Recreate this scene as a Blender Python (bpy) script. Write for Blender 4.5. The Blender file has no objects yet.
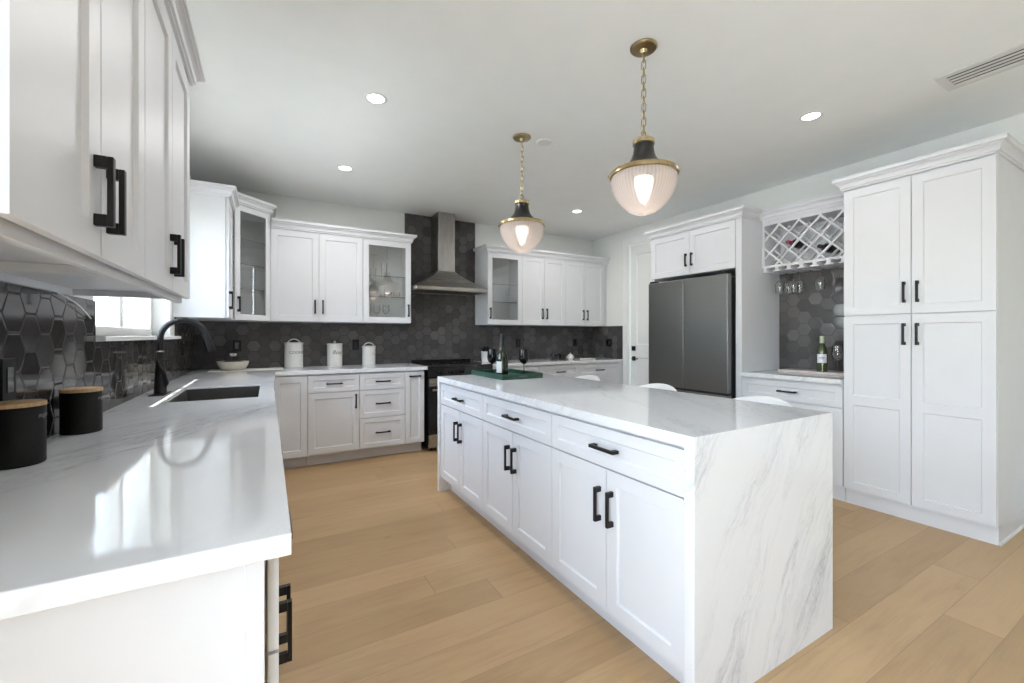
import bpy, math, random
from mathutils import Vector, Matrix
random.seed(7)
S = bpy.context.scene
COL = S.collection
PI = math.pi

# ---------------------------------------------------------------- camera
cam_d = bpy.data.cameras.new('camera')
cam = bpy.data.objects.new('camera', cam_d); COL.objects.link(cam)
cam_d.sensor_width = 36.0
cam_d.lens = 426.0 / 1024.0 * 36.0
cam_d.clip_start = 0.05
cam_d.shift_y = -(336.0 - 341.5) / 1024.0 * -1.0
YAW = math.atan(244.0 / 426.0)
cam.location = (0, 0, 1.237)
cam.rotation_euler = (PI / 2, 0, -YAW)
S.camera = cam

# ---------------------------------------------------------------- render look
S.view_settings.view_transform = 'Standard'
S.view_settings.look = 'None'
S.view_settings.gamma = 1.0
S.view_settings.use_curve_mapping = False
S.view_settings.exposure = 0.45
S.render.engine = 'CYCLES'
S.cycles.use_denoising = True
S.cycles.max_bounces = 10
S.cycles.diffuse_bounces = 6
S.cycles.glossy_bounces = 4
S.cycles.transmission_bounces = 6
S.cycles.transparent_max_bounces = 16
S.cycles.caustics_reflective = False
S.cycles.caustics_refractive = False
S.cycles.sample_clamp_indirect = 6.0

# ---------------------------------------------------------------- world and daylight
W = bpy.data.worlds.new('daylight'); S.world = W; W.use_nodes = True
wn = W.node_tree.nodes; bg = wn['Background']
sky = wn.new('ShaderNodeTexSky'); sky.sky_type = 'NISHITA'; sky.sun_disc = False
sky.sun_elevation = math.radians(55); sky.sun_rotation = math.radians(250)
mixs = wn.new('ShaderNodeMixRGB'); mixs.inputs[0].default_value = 0.85
mixs.inputs[2].default_value = (0.87, 0.945, 1.0, 1)
W.node_tree.links.new(sky.outputs[0], mixs.inputs[1]); W.node_tree.links.new(mixs.outputs[0], bg.inputs[0])
bg.inputs[1].default_value = 5.7


def portal(name, loc, rot, sx, sy):
    """tells the renderer where the sky enters the room; gives no light of its own"""
    l = bpy.data.lights.new(name, 'AREA'); l.shape = 'RECTANGLE'; l.size = sx; l.size_y = sy
    l.cycles.is_portal = True
    o = bpy.data.objects.new(name, l); COL.objects.link(o); o.location = loc; o.rotation_euler = rot
    return o


portal('sky_through_side_window', (-0.83, -0.80, 1.30), (PI / 2, 0, -PI / 2), 2.5, 2.0)    # faces +X
portal('sky_through_sink_window', (-0.83, 3.12, 1.72), (PI / 2, 0, -PI / 2), 1.56, 0.97)
sun_d = bpy.data.lights.new('sun', 'SUN'); sun_d.energy = 38.0; sun_d.angle = math.radians(0.53); sun_d.color = (1.0, 0.97, 0.92)
sun = bpy.data.objects.new('sun', sun_d); COL.objects.link(sun)
sun.rotation_euler = Vector((0.325, 0.12, -1.0)).to_track_quat('-Z', 'Y').to_euler()

# ---------------------------------------------------------------- room numbers
XL, XR, YB, YF, ZC = -0.615, 4.31, 5.04, -3.2, 2.70
H = 0.914


# ================================================================ materials
class NT:
    def __init__(s, name):
        s.m = bpy.data.materials.new(name); s.m.use_nodes = True
        s.t = s.m.node_tree; s.n = s.t.nodes; s.b = s.n['Principled BSDF']

    def link(s, a, b): s.t.links.new(a, b)

    def put(s, sock, v):
        if hasattr(v, 'is_linked') or hasattr(v, 'links'): s.link(v, sock)
        else: sock.default_value = v

    def math(s, op, a, b=0.0, c=None):
        n = s.n.new('ShaderNodeMath'); n.operation = op
        s.put(n.inputs[0], a); s.put(n.inputs[1], b)
        if c is not None: s.put(n.inputs[2], c)
        return n.outputs[0]

    def vmath(s, op, a, b=(0, 0, 0)):
        n = s.n.new('ShaderNodeVectorMath'); n.operation = op
        s.put(n.inputs[0], a); s.put(n.inputs[1], b)
        return n.outputs['Value'] if op in ('DOT_PRODUCT', 'LENGTH') else n.outputs[0]

    def obj(s): return s.n.new('ShaderNodeTexCoord').outputs['Object']

    def sep(s, v):
        n = s.n.new('ShaderNodeSeparateXYZ'); s.link(v, n.inputs[0]); return n.outputs

    def comb(s, x, y, z):
        n = s.n.new('ShaderNodeCombineXYZ')
        for i, q in enumerate((x, y, z)): s.put(n.inputs[i], q)
        return n.outputs[0]

    def noise(s, vec, scale, detail=3.0, rough=0.5, dist=0.0):
        n = s.n.new('ShaderNodeTexNoise'); s.put(n.inputs['Vector'], vec)
        n.inputs['Scale'].default_value = scale; n.inputs['Detail'].default_value = detail
        n.inputs['Roughness'].default_value = rough; n.inputs['Distortion'].default_value = dist
        return n.outputs[0]

    def white(s, vec):
        n = s.n.new('ShaderNodeTexWhiteNoise'); n.noise_dimensions = '3D'; s.put(n.inputs['Vector'], vec)
        return n.outputs['Value'], n.outputs['Color']

    def ramp(s, fac, stops):
        n = s.n.new('ShaderNodeValToRGB'); s.put(n.inputs[0], fac)
        e = n.color_ramp.elements
        while len(e) > len(stops): e.remove(e[-1])
        while len(e) < len(stops): e.new(0.5)
        for q, (p, c) in zip(e, stops):
            q.position = p; q.color = (c[0], c[1], c[2], 1) if len(c) == 3 else c
        return n.outputs[0]

    def mix(s, f, a, b, blend='MIX'):
        n = s.n.new('ShaderNodeMixRGB'); n.blend_type = blend
        s.put(n.inputs[0], f)
        for i, q in ((1, a), (2, b)):
            if isinstance(q, tuple) and len(q) == 3: q = q + (1,)
            s.put(n.inputs[i], q)
        return n.outputs[0]

    def bump(s, h, strength=0.3, dist=0.01, normal=None):
        n = s.n.new('ShaderNodeBump'); n.inputs['Strength'].default_value = strength
        n.inputs['Distance'].default_value = dist; s.put(n.inputs['Height'], h)
        if normal is not None: s.link(normal, n.inputs['Normal'])
        return n.outputs[0]


def simple(name, col, rough=0.5, metal=0.0, var=0.03, scale=6.0, bump=0.0, spec=0.5, coat=0.0):
    t = NT(name); b = t.b
    n = t.noise(t.obj(), scale, 2)
    c0 = tuple(max(0, q * (1 - var)) for q in col); c1 = tuple(min(1, q * (1 + var)) for q in col)
    t.link(t.ramp(n, [(0.3, c0), (0.7, c1)]), b.inputs['Base Color'])
    b.inputs['Roughness'].default_value = rough; b.inputs['Metallic'].default_value = metal
    b.inputs['Specular IOR Level'].default_value = spec; b.inputs['Coat Weight'].default_value = coat
    if bump: t.link(t.bump(t.noise(t.obj(), 180, 2), bump, 0.001), b.inputs['Normal'])
    return t.m


def emit(name, col, strength):
    t = NT(name); t.b.inputs['Base Color'].default_value = (*col, 1)
    t.b.inputs['Emission Color'].default_value = (*col, 1); t.b.inputs['Emission Strength'].default_value = strength
    return t.m


def thin_glass(name, tint=(0.95, 0.98, 0.97), refl=1.0, base=0.03, rough=0.02):
    t = NT(name); t.n.remove(t.b)
    tr = t.n.new('ShaderNodeBsdfTransparent'); tr.inputs[0].default_value = (*tint, 1)
    gl = t.n.new('ShaderNodeBsdfGlossy'); gl.inputs['Roughness'].default_value = rough
    lw = t.n.new('ShaderNodeLayerWeight'); lw.inputs[0].default_value = 0.25
    f = t.math('MULTIPLY_ADD', lw.outputs['Fresnel'], refl, base)
    f = t.math('MINIMUM', f, 0.9)
    mx = t.n.new('ShaderNodeMixShader'); t.link(f, mx.inputs[0]); t.link(tr.outputs[0], mx.inputs[1]); t.link(gl.outputs[0], mx.inputs[2])
    t.link(mx.outputs[0], t.n['Material Output'].inputs[0])
    return t.m


def quartz():
    t = NT('quartz'); p = t.obj()
    n = (-0.714, 0.415, 0.473); e1 = (0.55, 0.0, 0.83); e2 = (0.5, 0.86, 0.0)
    a = t.vmath('DOT_PRODUCT', p, n); b1 = t.vmath('DOT_PRODUCT', p, e1); c1 = t.vmath('DOT_PRODUCT', p, e2)
    wob = t.noise(p, 1.6, 4, 0.6)
    a2 = t.math('MULTIPLY_ADD', wob, 0.22, a)
    v = t.comb(t.math('MULTIPLY', a2, 6.5), t.math('MULTIPLY', b1, 0.6), t.math('MULTIPLY', c1, 0.6))
    f = t.noise(v, 1.5, 5, 0.62, 0.25)
    ridge = t.math('ABSOLUTE', t.math('SUBTRACT', f, 0.5))
    r1 = t.ramp(ridge, [(0.0, (1, 1, 1)), (0.022, (0.25,) * 3), (0.07, (0, 0, 0))])
    v2 = t.comb(t.math('MULTIPLY', a2, 15.0), t.math('MULTIPLY', b1, 2.2), t.math('MULTIPLY', c1, 2.2))
    f2 = t.noise(v2, 1.2, 6, 0.7, 0.4)
    r2 = t.ramp(t.math('ABSOLUTE', t.math('SUBTRACT', f2, 0.5)), [(0.0, (1, 1, 1)), (0.03, (0.2,) * 3), (0.07, (0, 0, 0))])
    mask = t.ramp(t.noise(v, 0.9, 2, 0.5), [(0.44, (0.02,) * 3), (0.60, (1, 1, 1))])
    fib = t.noise(p, 60, 3, 0.6)
    veins = t.math('MULTIPLY', t.math('ADD', t.math('MULTIPLY', r1, 0.65), t.math('MULTIPLY', r2, 0.55)), mask)
    veins = t.math('MULTIPLY', veins, t.math('MULTIPLY_ADD', fib, 1.2, 0.1))
    cloud = t.noise(v, 0.6, 3, 0.5)
    base = t.ramp(cloud, [(0.3, (0.745, 0.762, 0.785)), (0.7, (0.800, 0.812, 0.830))])
    colr = t.mix(t.math('MINIMUM', t.math('MULTIPLY', veins, 0.72), 1.0), base, (0.33, 0.35, 0.40))
    t.link(colr, t.b.inputs['Base Color'])
    t.b.inputs['Roughness'].default_value = 0.06
    t.b.inputs['Specular IOR Level'].default_value = 0.55
    return t.m


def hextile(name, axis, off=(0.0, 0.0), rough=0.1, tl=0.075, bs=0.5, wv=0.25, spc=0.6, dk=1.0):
    t = NT(name); x, y, z = t.sep(t.obj())
    d = 0.11; w = d * math.sqrt(3)
    u = t.math('ADD', (x if axis == 'x' else y), 20 * w + off[0]); v = t.math('ADD', z, 20 * d + off[1])

    def cell(u, v):
        a = t.math('SUBTRACT', t.math('MODULO', u, w), w / 2); b = t.math('SUBTRACT', t.math('MODULO', v, d), d / 2)
        aa = t.math('ABSOLUTE', a); ab = t.math('ABSOLUTE', b)
        h = t.math('MAXIMUM', ab, t.math('ADD', t.math('MULTIPLY', ab, 0.5), t.math('MULTIPLY', aa, 0.8660254)))
        return a, b, h
    u2 = t.math('ADD', u, w / 2); v2 = t.math('ADD', v, d / 2)
    a1, b1, h1 = cell(u, v); a2, b2, h2 = cell(u2, v2)
    first = t.math('LESS_THAN', h1, h2)
    h = t.math('MINIMUM', h1, h2)
    id1 = t.comb(t.math('SUBTRACT', u, a1), t.math('SUBTRACT', v, b1), 0.0)
    id2 = t.comb(t.math('SUBTRACT', u, a2), t.math('SUBTRACT', v, b2), 7.7)
    sn = t.n.new('ShaderNodeMixRGB'); t.link(first, sn.inputs[0]); t.link(id2, sn.inputs[1]); t.link(id1, sn.inputs[2])
    idr = t.vmath('MULTIPLY', sn.outputs[0], (200.0, 200.0, 10.0))
    n_ = t.n.new('ShaderNodeVectorMath'); n_.operation = 'FLOOR'
    t.link(t.vmath('ADD', idr, (0.5, 0.5, 0.5)), n_.inputs[0])
    val, colr = t.white(n_.outputs[0])
    grout = t.math('GREATER_THAN', h, d / 2 - 0.0024)
    mott = t.noise(t.obj(), 9, 4, 0.6)
    tile = t.ramp(t.math('MULTIPLY_ADD', mott, 0.35, t.math('MULTIPLY', val, 0.65)),
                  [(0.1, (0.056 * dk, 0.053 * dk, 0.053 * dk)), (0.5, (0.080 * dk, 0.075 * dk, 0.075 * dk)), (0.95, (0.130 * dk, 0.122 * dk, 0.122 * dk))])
    t.link(t.mix(grout, tile, (0.018, 0.017, 0.017)), t.b.inputs['Base Color'])
    t.link(t.math('MULTIPLY_ADD', grout, 0.5, t.math('MULTIPLY_ADD', val, 0.10, rough)), t.b.inputs['Roughness'])
    g = t.n.new('ShaderNodeNewGeometry')
    tilt = t.vmath('MULTIPLY', t.vmath('SUBTRACT', colr, (0.5, 0.5, 0.5)), (tl, tl, tl))
    nrm = t.vmath('NORMALIZE', t.vmath('ADD', g.outputs['Normal'], tilt))
    edge = t.ramp(t.math('DIVIDE', h, d / 2), [(0.90, (1, 1, 1)), (0.985, (0, 0, 0))])
    wav = t.math('MULTIPLY', t.noise(t.obj(), 14, 2), wv)
    t.link(t.bump(t.math('ADD', edge, wav), bs, 0.003, nrm), t.b.inputs['Normal'])
    t.b.inputs['Specular IOR Level'].default_value = spc
    return t.m


def oakfloor():
    t = NT('oak_planks'); x, y, z = t.sep(t.obj())
    PW, PL = 0.18, 1.9
    yy = t.math('DIVIDE', t.math('ADD', y, 20.01), PW); row = t.math('FLOOR', yy)
    rv, rc = t.white(t.comb(row, 3.0, 1.0))
    xx = t.math('DIVIDE', t.math('ADD', t.math('ADD', x, 20.0), t.math('MULTIPLY', rv, PL)), PL); colm = t.math('FLOOR', xx)
    pv, pc = t.white(t.comb(row, colm, 5.0))
    fy = t.math('FRACT', yy); fx = t.math('FRACT', xx)
    ey = t.math('MINIMUM', fy, t.math('SUBTRACT', 1.0, fy)); ex = t.math('MINIMUM', fx, t.math('SUBTRACT', 1.0, fx))
    seam = t.math('MAXIMUM', t.math('LESS_THAN', ey, 0.006), t.math('LESS_THAN', ex, 0.0010))
    sh = t.math('MULTIPLY', pv, 37.0)
    gv = t.comb(t.math('ADD', t.math('MULTIPLY', x, 1.3), sh), t.math('MULTIPLY', y, 14.0), sh)
    grain = t.noise(gv, 2.2, 6, 0.6, 0.6)
    fine = t.noise(t.comb(t.math('MULTIPLY', x, 6.0), t.math('MULTIPLY', y, 120.0), sh), 1.5, 3, 0.6)
    blot = t.noise(t.comb(t.math('ADD', x, sh), t.math('MULTIPLY', y, 2.5), sh), 1.8, 3, 0.5)
    c = t.ramp(pv, [(0.0, (0.410, 0.270, 0.138)), (0.5, (0.460, 0.305, 0.160)), (1.0, (0.510, 0.342, 0.184))])
    g2 = t.math('ADD', t.math('MULTIPLY', grain, 0.55), t.math('ADD', t.math('MULTIPLY', fine, 0.25), t.math('MULTIPLY', blot, 0.45)))
    c = t.mix(1.0, c, t.ramp(g2, [(0.35, (0.78, 0.75, 0.71)), (0.62, (1.0, 1.0, 1.0)), (0.85, (1.1, 1.1, 1.1))]), 'MULTIPLY')
    kn = t.n.new('ShaderNodeTexVoronoi'); t.put(kn.inputs['Vector'], t.comb(t.math('MULTIPLY', x, 1.0), t.math('MULTIPLY', y, 3.6), sh)); kn.inputs['Scale'].default_value = 1.3
    knot = t.ramp(kn.outputs['Distance'], [(0.0, (1, 1, 1)), (0.045, (0, 0, 0))])
    c = t.mix(t.math('MULTIPLY', knot, 0.55), c, (0.13, 0.075, 0.04))
    c = t.mix(t.math('MULTIPLY', seam, 0.45), c, (0.13, 0.085, 0.05))
    t.link(c, t.b.inputs['Base Color'])
    t.link(t.math('MULTIPLY_ADD', grain, 0.2, 0.30), t.b.inputs['Roughness'])
    t.link(t.bump(t.math('SUBTRACT', t.math('MULTIPLY', fine, 0.3), seam), 0.25, 0.002), t.b.inputs['Normal'])
    return t.m


def brushed(name, col, rough, axis=2):
    t = NT(name); p = t.obj()
    sc = [1.5, 1.5, 1.5]
    for i in range(3):
        if i != axis: sc[i] = 1.5
    sc[2] = 140.0 if axis == 'h' else 1.5
    if axis != 'h': sc[0] = sc[1] = 140.0
    n = t.noise(t.vmath('MULTIPLY', p, tuple(sc)), 2.0, 3, 0.6)
    c0 = tuple(q * 0.9 for q in col)
    t.link(t.ramp(n, [(0.3, c0), (0.7, col)]), t.b.inputs['Base Color'])
    t.b.inputs['Metallic'].default_value = 1.0
    t.link(t.math('MULTIPLY_ADD', n, 0.12, rough), t.b.inputs['Roughness'])
    return t.m


def bamboo():
    t = NT('bamboo'); p = t.obj()
    n = t.noise(t.vmath('MULTIPLY', p, (60.0, 6.0, 6.0)), 2.5, 4, 0.6)
    t.link(t.ramp(n, [(0.3, (0.42, 0.25, 0.11)), (0.7, (0.62, 0.42, 0.22))]), t.b.inputs['Base Color'])
    t.b.inputs['Roughness'].default_value = 0.5
    return t.m


def ribbed_glass():
    t = NT('ribbed_glass'); x, y, z = t.sep(t.obj())
    ang = t.math('ARCTAN2', y, x)
    rib = t.math('SINE', t.math('MULTIPLY', ang, 56.0)); rz = t.math('SINE', t.math('MULTIPLY', z, 700.0))
    bm = t.bump(t.math('ADD', rib, t.math('MULTIPLY', rz, 0.5)), 0.30, 0.002)
    t.n.remove(t.b)
    tr = t.n.new('ShaderNodeBsdfTransparent'); tr.inputs[0].default_value = (0.96, 0.93, 0.91, 1)
    tl = t.n.new('ShaderNodeBsdfTranslucent'); tl.inputs[0].default_value = (0.94, 0.85, 0.81, 1); t.link(bm, tl.inputs['Normal'])
    df = t.n.new('ShaderNodeBsdfDiffuse'); df.inputs[0].default_value = (0.88, 0.80, 0.77, 1); t.link(bm, df.inputs['Normal'])
    gl = t.n.new('ShaderNodeBsdfGlossy'); gl.inputs['Roughness'].default_value = 0.12; t.link(bm, gl.inputs['Normal'])
    m0 = t.n.new('ShaderNodeMixShader'); m0.inputs[0].default_value = 0.5; t.link(tl.outputs[0], m0.inputs[1]); t.link(df.outputs[0], m0.inputs[2])
    m1 = t.n.new('ShaderNodeMixShader'); t.link(t.math('MULTIPLY_ADD', rib, 0.05, 0.66), m1.inputs[0]); t.link(tr.outputs[0], m1.inputs[1]); t.link(m0.outputs[0], m1.inputs[2])
    lw = t.n.new('ShaderNodeLayerWeight'); lw.inputs[0].default_value = 0.3; t.link(bm, lw.inputs['Normal'])
    m2 = t.n.new('ShaderNodeMixShader'); t.link(t.math('MULTIPLY', lw.outputs['Fresnel'], 0.6), m2.inputs[0]); t.link(m1.outputs[0], m2.inputs[1]); t.link(gl.outputs[0], m2.inputs[2])
    t.link(m2.outputs[0], t.n['Material Output'].inputs[0])
    return t.m


WHITE = simple('white_lacquer', (0.70, 0.71, 0.735), 0.42, var=0.01, spec=0.3)
WALL = simple('wall_paint', (0.76, 0.775, 0.75), 0.7, var=0.01)
CEIL = simple('ceiling_paint', (0.90, 0.92, 0.91), 0.5, var=0.01)
TRIM = simple('trim_paint', (0.80, 0.81, 0.80), 0.35, var=0.01)
BLACK = simple('matte_black_metal', (0.010, 0.010, 0.011), 0.42, spec=0.35)
BLKPL = simple('black_plastic', (0.007, 0.007, 0.007), 0.4, spec=0.25)
BLKGL = simple('black_gloss', (0.008, 0.008, 0.009), 0.06, spec=0.6)
CANBLK = simple('canister_black', (0.006, 0.006, 0.006), 0.5, spec=0.25)
GAP = simple('dark_gap', (0.03, 0.03, 0.03), 0.8)
QUARTZ = quartz()
HEXB = hextile('hex_tile_back', 'x', (0.03, 0.02), 0.16, 0.05, 0.4, 0.15, 0.38); HEXS = hextile('hex_tile_niche', 'y', (0.02, 0.02), 0.06, 0.03, 0.2, 0.08)
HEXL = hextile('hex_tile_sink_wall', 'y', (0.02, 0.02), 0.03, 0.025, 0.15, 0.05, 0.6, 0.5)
OAK = oakfloor()
STEEL = brushed('brushed_steel', (0.46, 0.44, 0.42), 0.22, 'h')
FRIDGE = brushed('dark_stainless', (0.25, 0.25, 0.245), 0.28, 'h')
SINKM = brushed('sink_steel', (0.13, 0.13, 0.13), 0.35, 'h')
BRASS = simple('brushed_brass', (0.44, 0.35, 0.20), 0.28, metal=1.0, var=0.08, scale=40)
BAMBOO = bamboo()
GLASS = thin_glass('clear_pane', (0.985, 0.995, 0.992), 0.4, 0.11)
GLASSW = thin_glass('clear_glassware', (0.985, 0.99, 0.99), 0.5, 0.05)
SHELFG = thin_glass('glass_shelf', (0.985, 0.99, 0.988), 0.15, 0.01)
SHELFE = simple('shelf_edge_green', (0.10, 0.14, 0.13), 0.2)
RIB = ribbed_glass()
CER = simple('white_enamel', (0.76, 0.75, 0.72), 0.30)
INK = simple('black_ink', (0.03, 0.03, 0.03), 0.6)
TANINK = simple('tan_ink', (0.45, 0.38, 0.28), 0.6)
WHITEINK = simple('white_ink', (0.28, 0.28, 0.28), 0.6)
GREEN = simple('green_lacquer', (0.016, 0.062, 0.043), 0.35)
CREAM = simple('cream_ceramic', (0.68, 0.64, 0.55), 0.5)
DARKSTUFF = simple('dark_foliage', (0.02, 0.022, 0.018), 0.7)
BOTTLEG = simple('dark_green_glass', (0.012, 0.020, 0.006), 0.08, spec=0.6)
PALEGLASS = simple('olive_glass', (0.05, 0.065, 0.025), 0.07, spec=0.7)
LABELM = simple('paper_label', (0.68, 0.69, 0.72), 0.6)
BLACKGLASS = simple('smoked_black_glass', (0.005, 0.005, 0.006), 0.08, spec=0.4)
FOIL = simple('black_foil', (0.02, 0.02, 0.018), 0.35, metal=0.4)
REDFOIL = simple('red_foil', (0.25, 0.02, 0.05), 0.35)
PALEFOIL = simple('pale_green_foil', (0.50, 0.55, 0.40), 0.4)
MARBLE = simple('rose_marble', (0.62, 0.54, 0.50), 0.3, var=0.12, scale=14)
STOOLW = simple('white_shell', (0.80, 0.79, 0.77), 0.4)
PINK = simple('pale_wax', (0.80, 0.62, 0.54), 0.5)
GREYM = simple('vent_grey', (0.70, 0.70, 0.69), 0.5)
VENTD = simple('duct_shadow', (0.03, 0.03, 0.03), 0.9)
LEAF = simple('shrub_leaf', (0.10, 0.20, 0.06), 0.7, var=0.5, scale=9)
STUCCO = simple('outside_stucco', (0.80, 0.80, 0.78), 0.9)
CONC = simple('outside_concrete', (0.78, 0.77, 0.75), 0.9)
LAMPD = emit('downlight_glow', (1.0, 0.96, 0.90), 6.0)
BULB = emit('bulb_glow', (1.0, 0.91, 0.84), 1.7)
PAPER = simple('paper_mat', (0.75, 0.72, 0.68), 0.7)


# ================================================================ mesh helpers
class MB:
    def __init__(s): s.v = []; s.f = []; s.mi = []; s.cur = 0

    def add(s, vs, fs):
        o = len(s.v); s.v += [tuple(q) for q in vs]
        for f in fs: s.f.append([o + i for i in f]); s.mi.append(s.cur)
        return s

    def box(s, x0, x1, y0, y1, z0, z1):
        x0, x1 = sorted((x0, x1)); y0, y1 = sorted((y0, y1)); z0, z1 = sorted((z0, z1))
        return s.add([(x0, y0, z0), (x1, y0, z0), (x1, y1, z0), (x0, y1, z0), (x0, y0, z1), (x1, y0, z1), (x1, y1, z1), (x0, y1, z1)],
                     [(0, 3, 2, 1), (4, 5, 6, 7), (0, 1, 5, 4), (1, 2, 6, 5), (2, 3, 7, 6), (3, 0, 4, 7)])

    def prism(s, poly, z0, z1):
        n = len(poly)
        return s.add([(x, y, z0) for x, y in poly] + [(x, y, z1) for x, y in poly],
                     [tuple(range(n))[::-1], tuple(range(n, 2 * n))] + [(i, (i + 1) % n, n + (i + 1) % n, n + i) for i in range(n)])

    def lathe(s, prof, c=(0, 0, 0), seg=32, M=None):
        vs = []
        for r, z in prof:
            for k in range(seg):
                a = 2 * PI * k / seg; vs.append(Vector((max(r, 1e-5) * math.cos(a), max(r, 1e-5) * math.sin(a), z)))
        if M is not None: vs = [M @ q for q in vs]
        vs = [q + Vector(c) for q in vs]
        fs = []
        for i in range(len(prof) - 1):
            for k in range(seg):
                k2 = (k + 1) % seg
                fs.append((i * seg + k, i * seg + k2, (i + 1) * seg + k2, (i + 1) * seg + k))
        return s.add(vs, fs)

    def tube(s, pts, r, seg=12, closed=False, sx=1.0, cap=True):
        pts = [Vector(p) for p in pts]; n = len(pts); rs = r if isinstance(r, (list, tuple)) else [r] * n
        up = None; vs = []
        for i, p in enumerate(pts):
            a = pts[(i - 1) % n] if (closed or i > 0) else p; b = pts[(i + 1) % n] if (closed or i < n - 1) else p
            t = (b - a).normalized()
            if up is None: up = Vector((0, 0, 1)) if abs(t.z) < 0.9 else Vector((1, 0, 0))
            u = (up - t * up.dot(t)).normalized(); w = t.cross(u); up = u
            for k in range(seg):
                an = 2 * PI * k / seg; vs.append(p + (u * math.cos(an) + w * math.sin(an) * sx) * rs[i])
        fs = []
        for i in range(n if closed else n - 1):
            j = (i + 1) % n
            for k in range(seg):
                k2 = (k + 1) % seg; fs.append((i * seg + k, i * seg + k2, j * seg + k2, j * seg + k))
        if not closed and cap: fs += [tuple(range(seg))[::-1], tuple((n - 1) * seg + k for k in range(seg))]
        return s.add(vs, fs)

    def cyl(s, p0, p1, r, seg=20): return s.tube([p0, p1], r, seg)

    def cells(s, us, vs_, keep, w0, w1, mp):
        """slab made of the grid cells keep(i, j) accepts; mp(u, v, w) gives the point"""
        idx = {}; V = []

        def g(u, v, w):
            k = (u, v, w)
            if k not in idx: idx[k] = len(V); V.append(mp(u, v, w))
            return idx[k]
        F = []; nu, nv = len(us) - 1, len(vs_) - 1
        K = lambda i, j: 0 <= i < nu and 0 <= j < nv and keep(i, j)
        for i in range(nu):
            for j in range(nv):
                if not K(i, j): continue
                a, b, c, d = us[i], us[i + 1], vs_[j], vs_[j + 1]
                F.append((g(a, c, w1), g(b, c, w1), g(b, d, w1), g(a, d, w1)))
                F.append((g(a, d, w0), g(b, d, w0), g(b, c, w0), g(a, c, w0)))
                if not K(i - 1, j): F.append((g(a, c, w0), g(a, c, w1), g(a, d, w1), g(a, d, w0)))
                if not K(i + 1, j): F.append((g(b, d, w0), g(b, d, w1), g(b, c, w1), g(b, c, w0)))
                if not K(i, j - 1): F.append((g(b, c, w0), g(b, c, w1), g(a, c, w1), g(a, c, w0)))
                if not K(i, j + 1): F.append((g(a, d, w0), g(a, d, w1), g(b, d, w1), g(b, d, w0)))
        return s.add(V, F)

    def sweep(s, path, prof):
        """closed profile (out, z) swept along a 2D path, out is to the right of travel"""
        P = [Vector(p) for p in path]; n = len(P); m = len(prof); vs = []
        for i, p in enumerate(P):
            d0 = (P[i] - P[i - 1]).normalized() if i > 0 else (P[1] - P[0]).normalized()
            d1 = (P[i + 1] - P[i]).normalized() if i < n - 1 else d0
            n0 = Vector((d0.y, -d0.x)); n1 = Vector((d1.y, -d1.x)); mt = (n0 + n1).normalized()
            k = 1.0 / max(0.2, mt.dot(n0))
            for o, z in prof: vs.append((p.x + mt.x * o * k, p.y + mt.y * o * k, z))
        fs = []
        for i in range(n - 1):
            for k in range(m):
                k2 = (k + 1) % m; fs.append((i * m + k, i * m + k2, (i + 1) * m + k2, (i + 1) * m + k))
        fs += [tuple(range(m)), tuple((n - 1) * m + k for k in range(m))[::-1]]
        return s.add(vs, fs)

    def build(s, name, mat, parent=None, bevel=0.0, smooth=None, loc=None, rot=None, seg=2):
        me = bpy.data.meshes.new(name); me.from_pydata(s.v, [], s.f)
        mats = mat if isinstance(mat, (list, tuple)) else [mat]
        for q in mats: me.materials.append(q)
        if len(mats) > 1:
            for p, i in zip(me.polygons, s.mi): p.material_index = i
        import bmesh
        bm = bmesh.new(); bm.from_mesh(me); bmesh.ops.recalc_face_normals(bm, faces=bm.faces); bm.to_mesh(me); bm.free()
        if smooth is None: smooth = True
        if smooth:
            for p in me.polygons: p.use_smooth = True
            me.set_sharp_from_angle(angle=math.radians(35))
        o = bpy.data.objects.new(name, me); COL.objects.link(o)
        if parent is not None: o.parent = parent
        if loc: o.location = loc
        if rot: o.rotation_euler = rot
        if bevel:
            b = o.modifiers.new('edge', 'BEVEL'); b.width = bevel; b.segments = seg; b.limit_method = 'ANGLE'; b.angle_limit = math.radians(50)
            b.harden_normals = True
        return o


def tag(o, label=None, cat=None, group=None, kind=None):
    if label: o['label'] = label
    if cat: o['category'] = cat
    if group: o['group'] = group
    if kind: o['kind'] = kind
    return o


def thing(name, label, cat, loc=(0, 0, 0), rz=0.0, group=None):
    o = bpy.data.objects.new(name, None); COL.objects.link(o); o.location = loc; o.rotation_euler = (0, 0, rz)
    o.empty_display_size = 0.1
    return tag(o, label, cat, group)


def struct(name, mb, mat, **k):
    return tag(mb.build(name, mat, **k), kind='structure')


def children(o): return [c for c in COL.objects if c.parent == o]


def copy_tree(o, parent=None):
    c = o.copy(); COL.objects.link(c)
    if parent is not None: c.parent = parent
    for ch in children(o): copy_tree(ch, c)
    return c


R90, RM90 = PI / 2, -PI / 2

# ================================================================ the room
struct('floor', MB().box(XL - 0.2, XR + 0.2, YF - 0.2, YB + 0.2, -0.1, 0.0), OAK, smooth=False)
struct('ceiling', MB().box(XL - 0.2, XR + 0.2, YF - 0.2, YB + 0.2, ZC, ZC + 0.1), CEIL, smooth=False)
struct('wall_back', MB().box(XL - 0.2, XR + 0.2, YB, YB + 0.2, 0, ZC), WALL, smooth=False)
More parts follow.
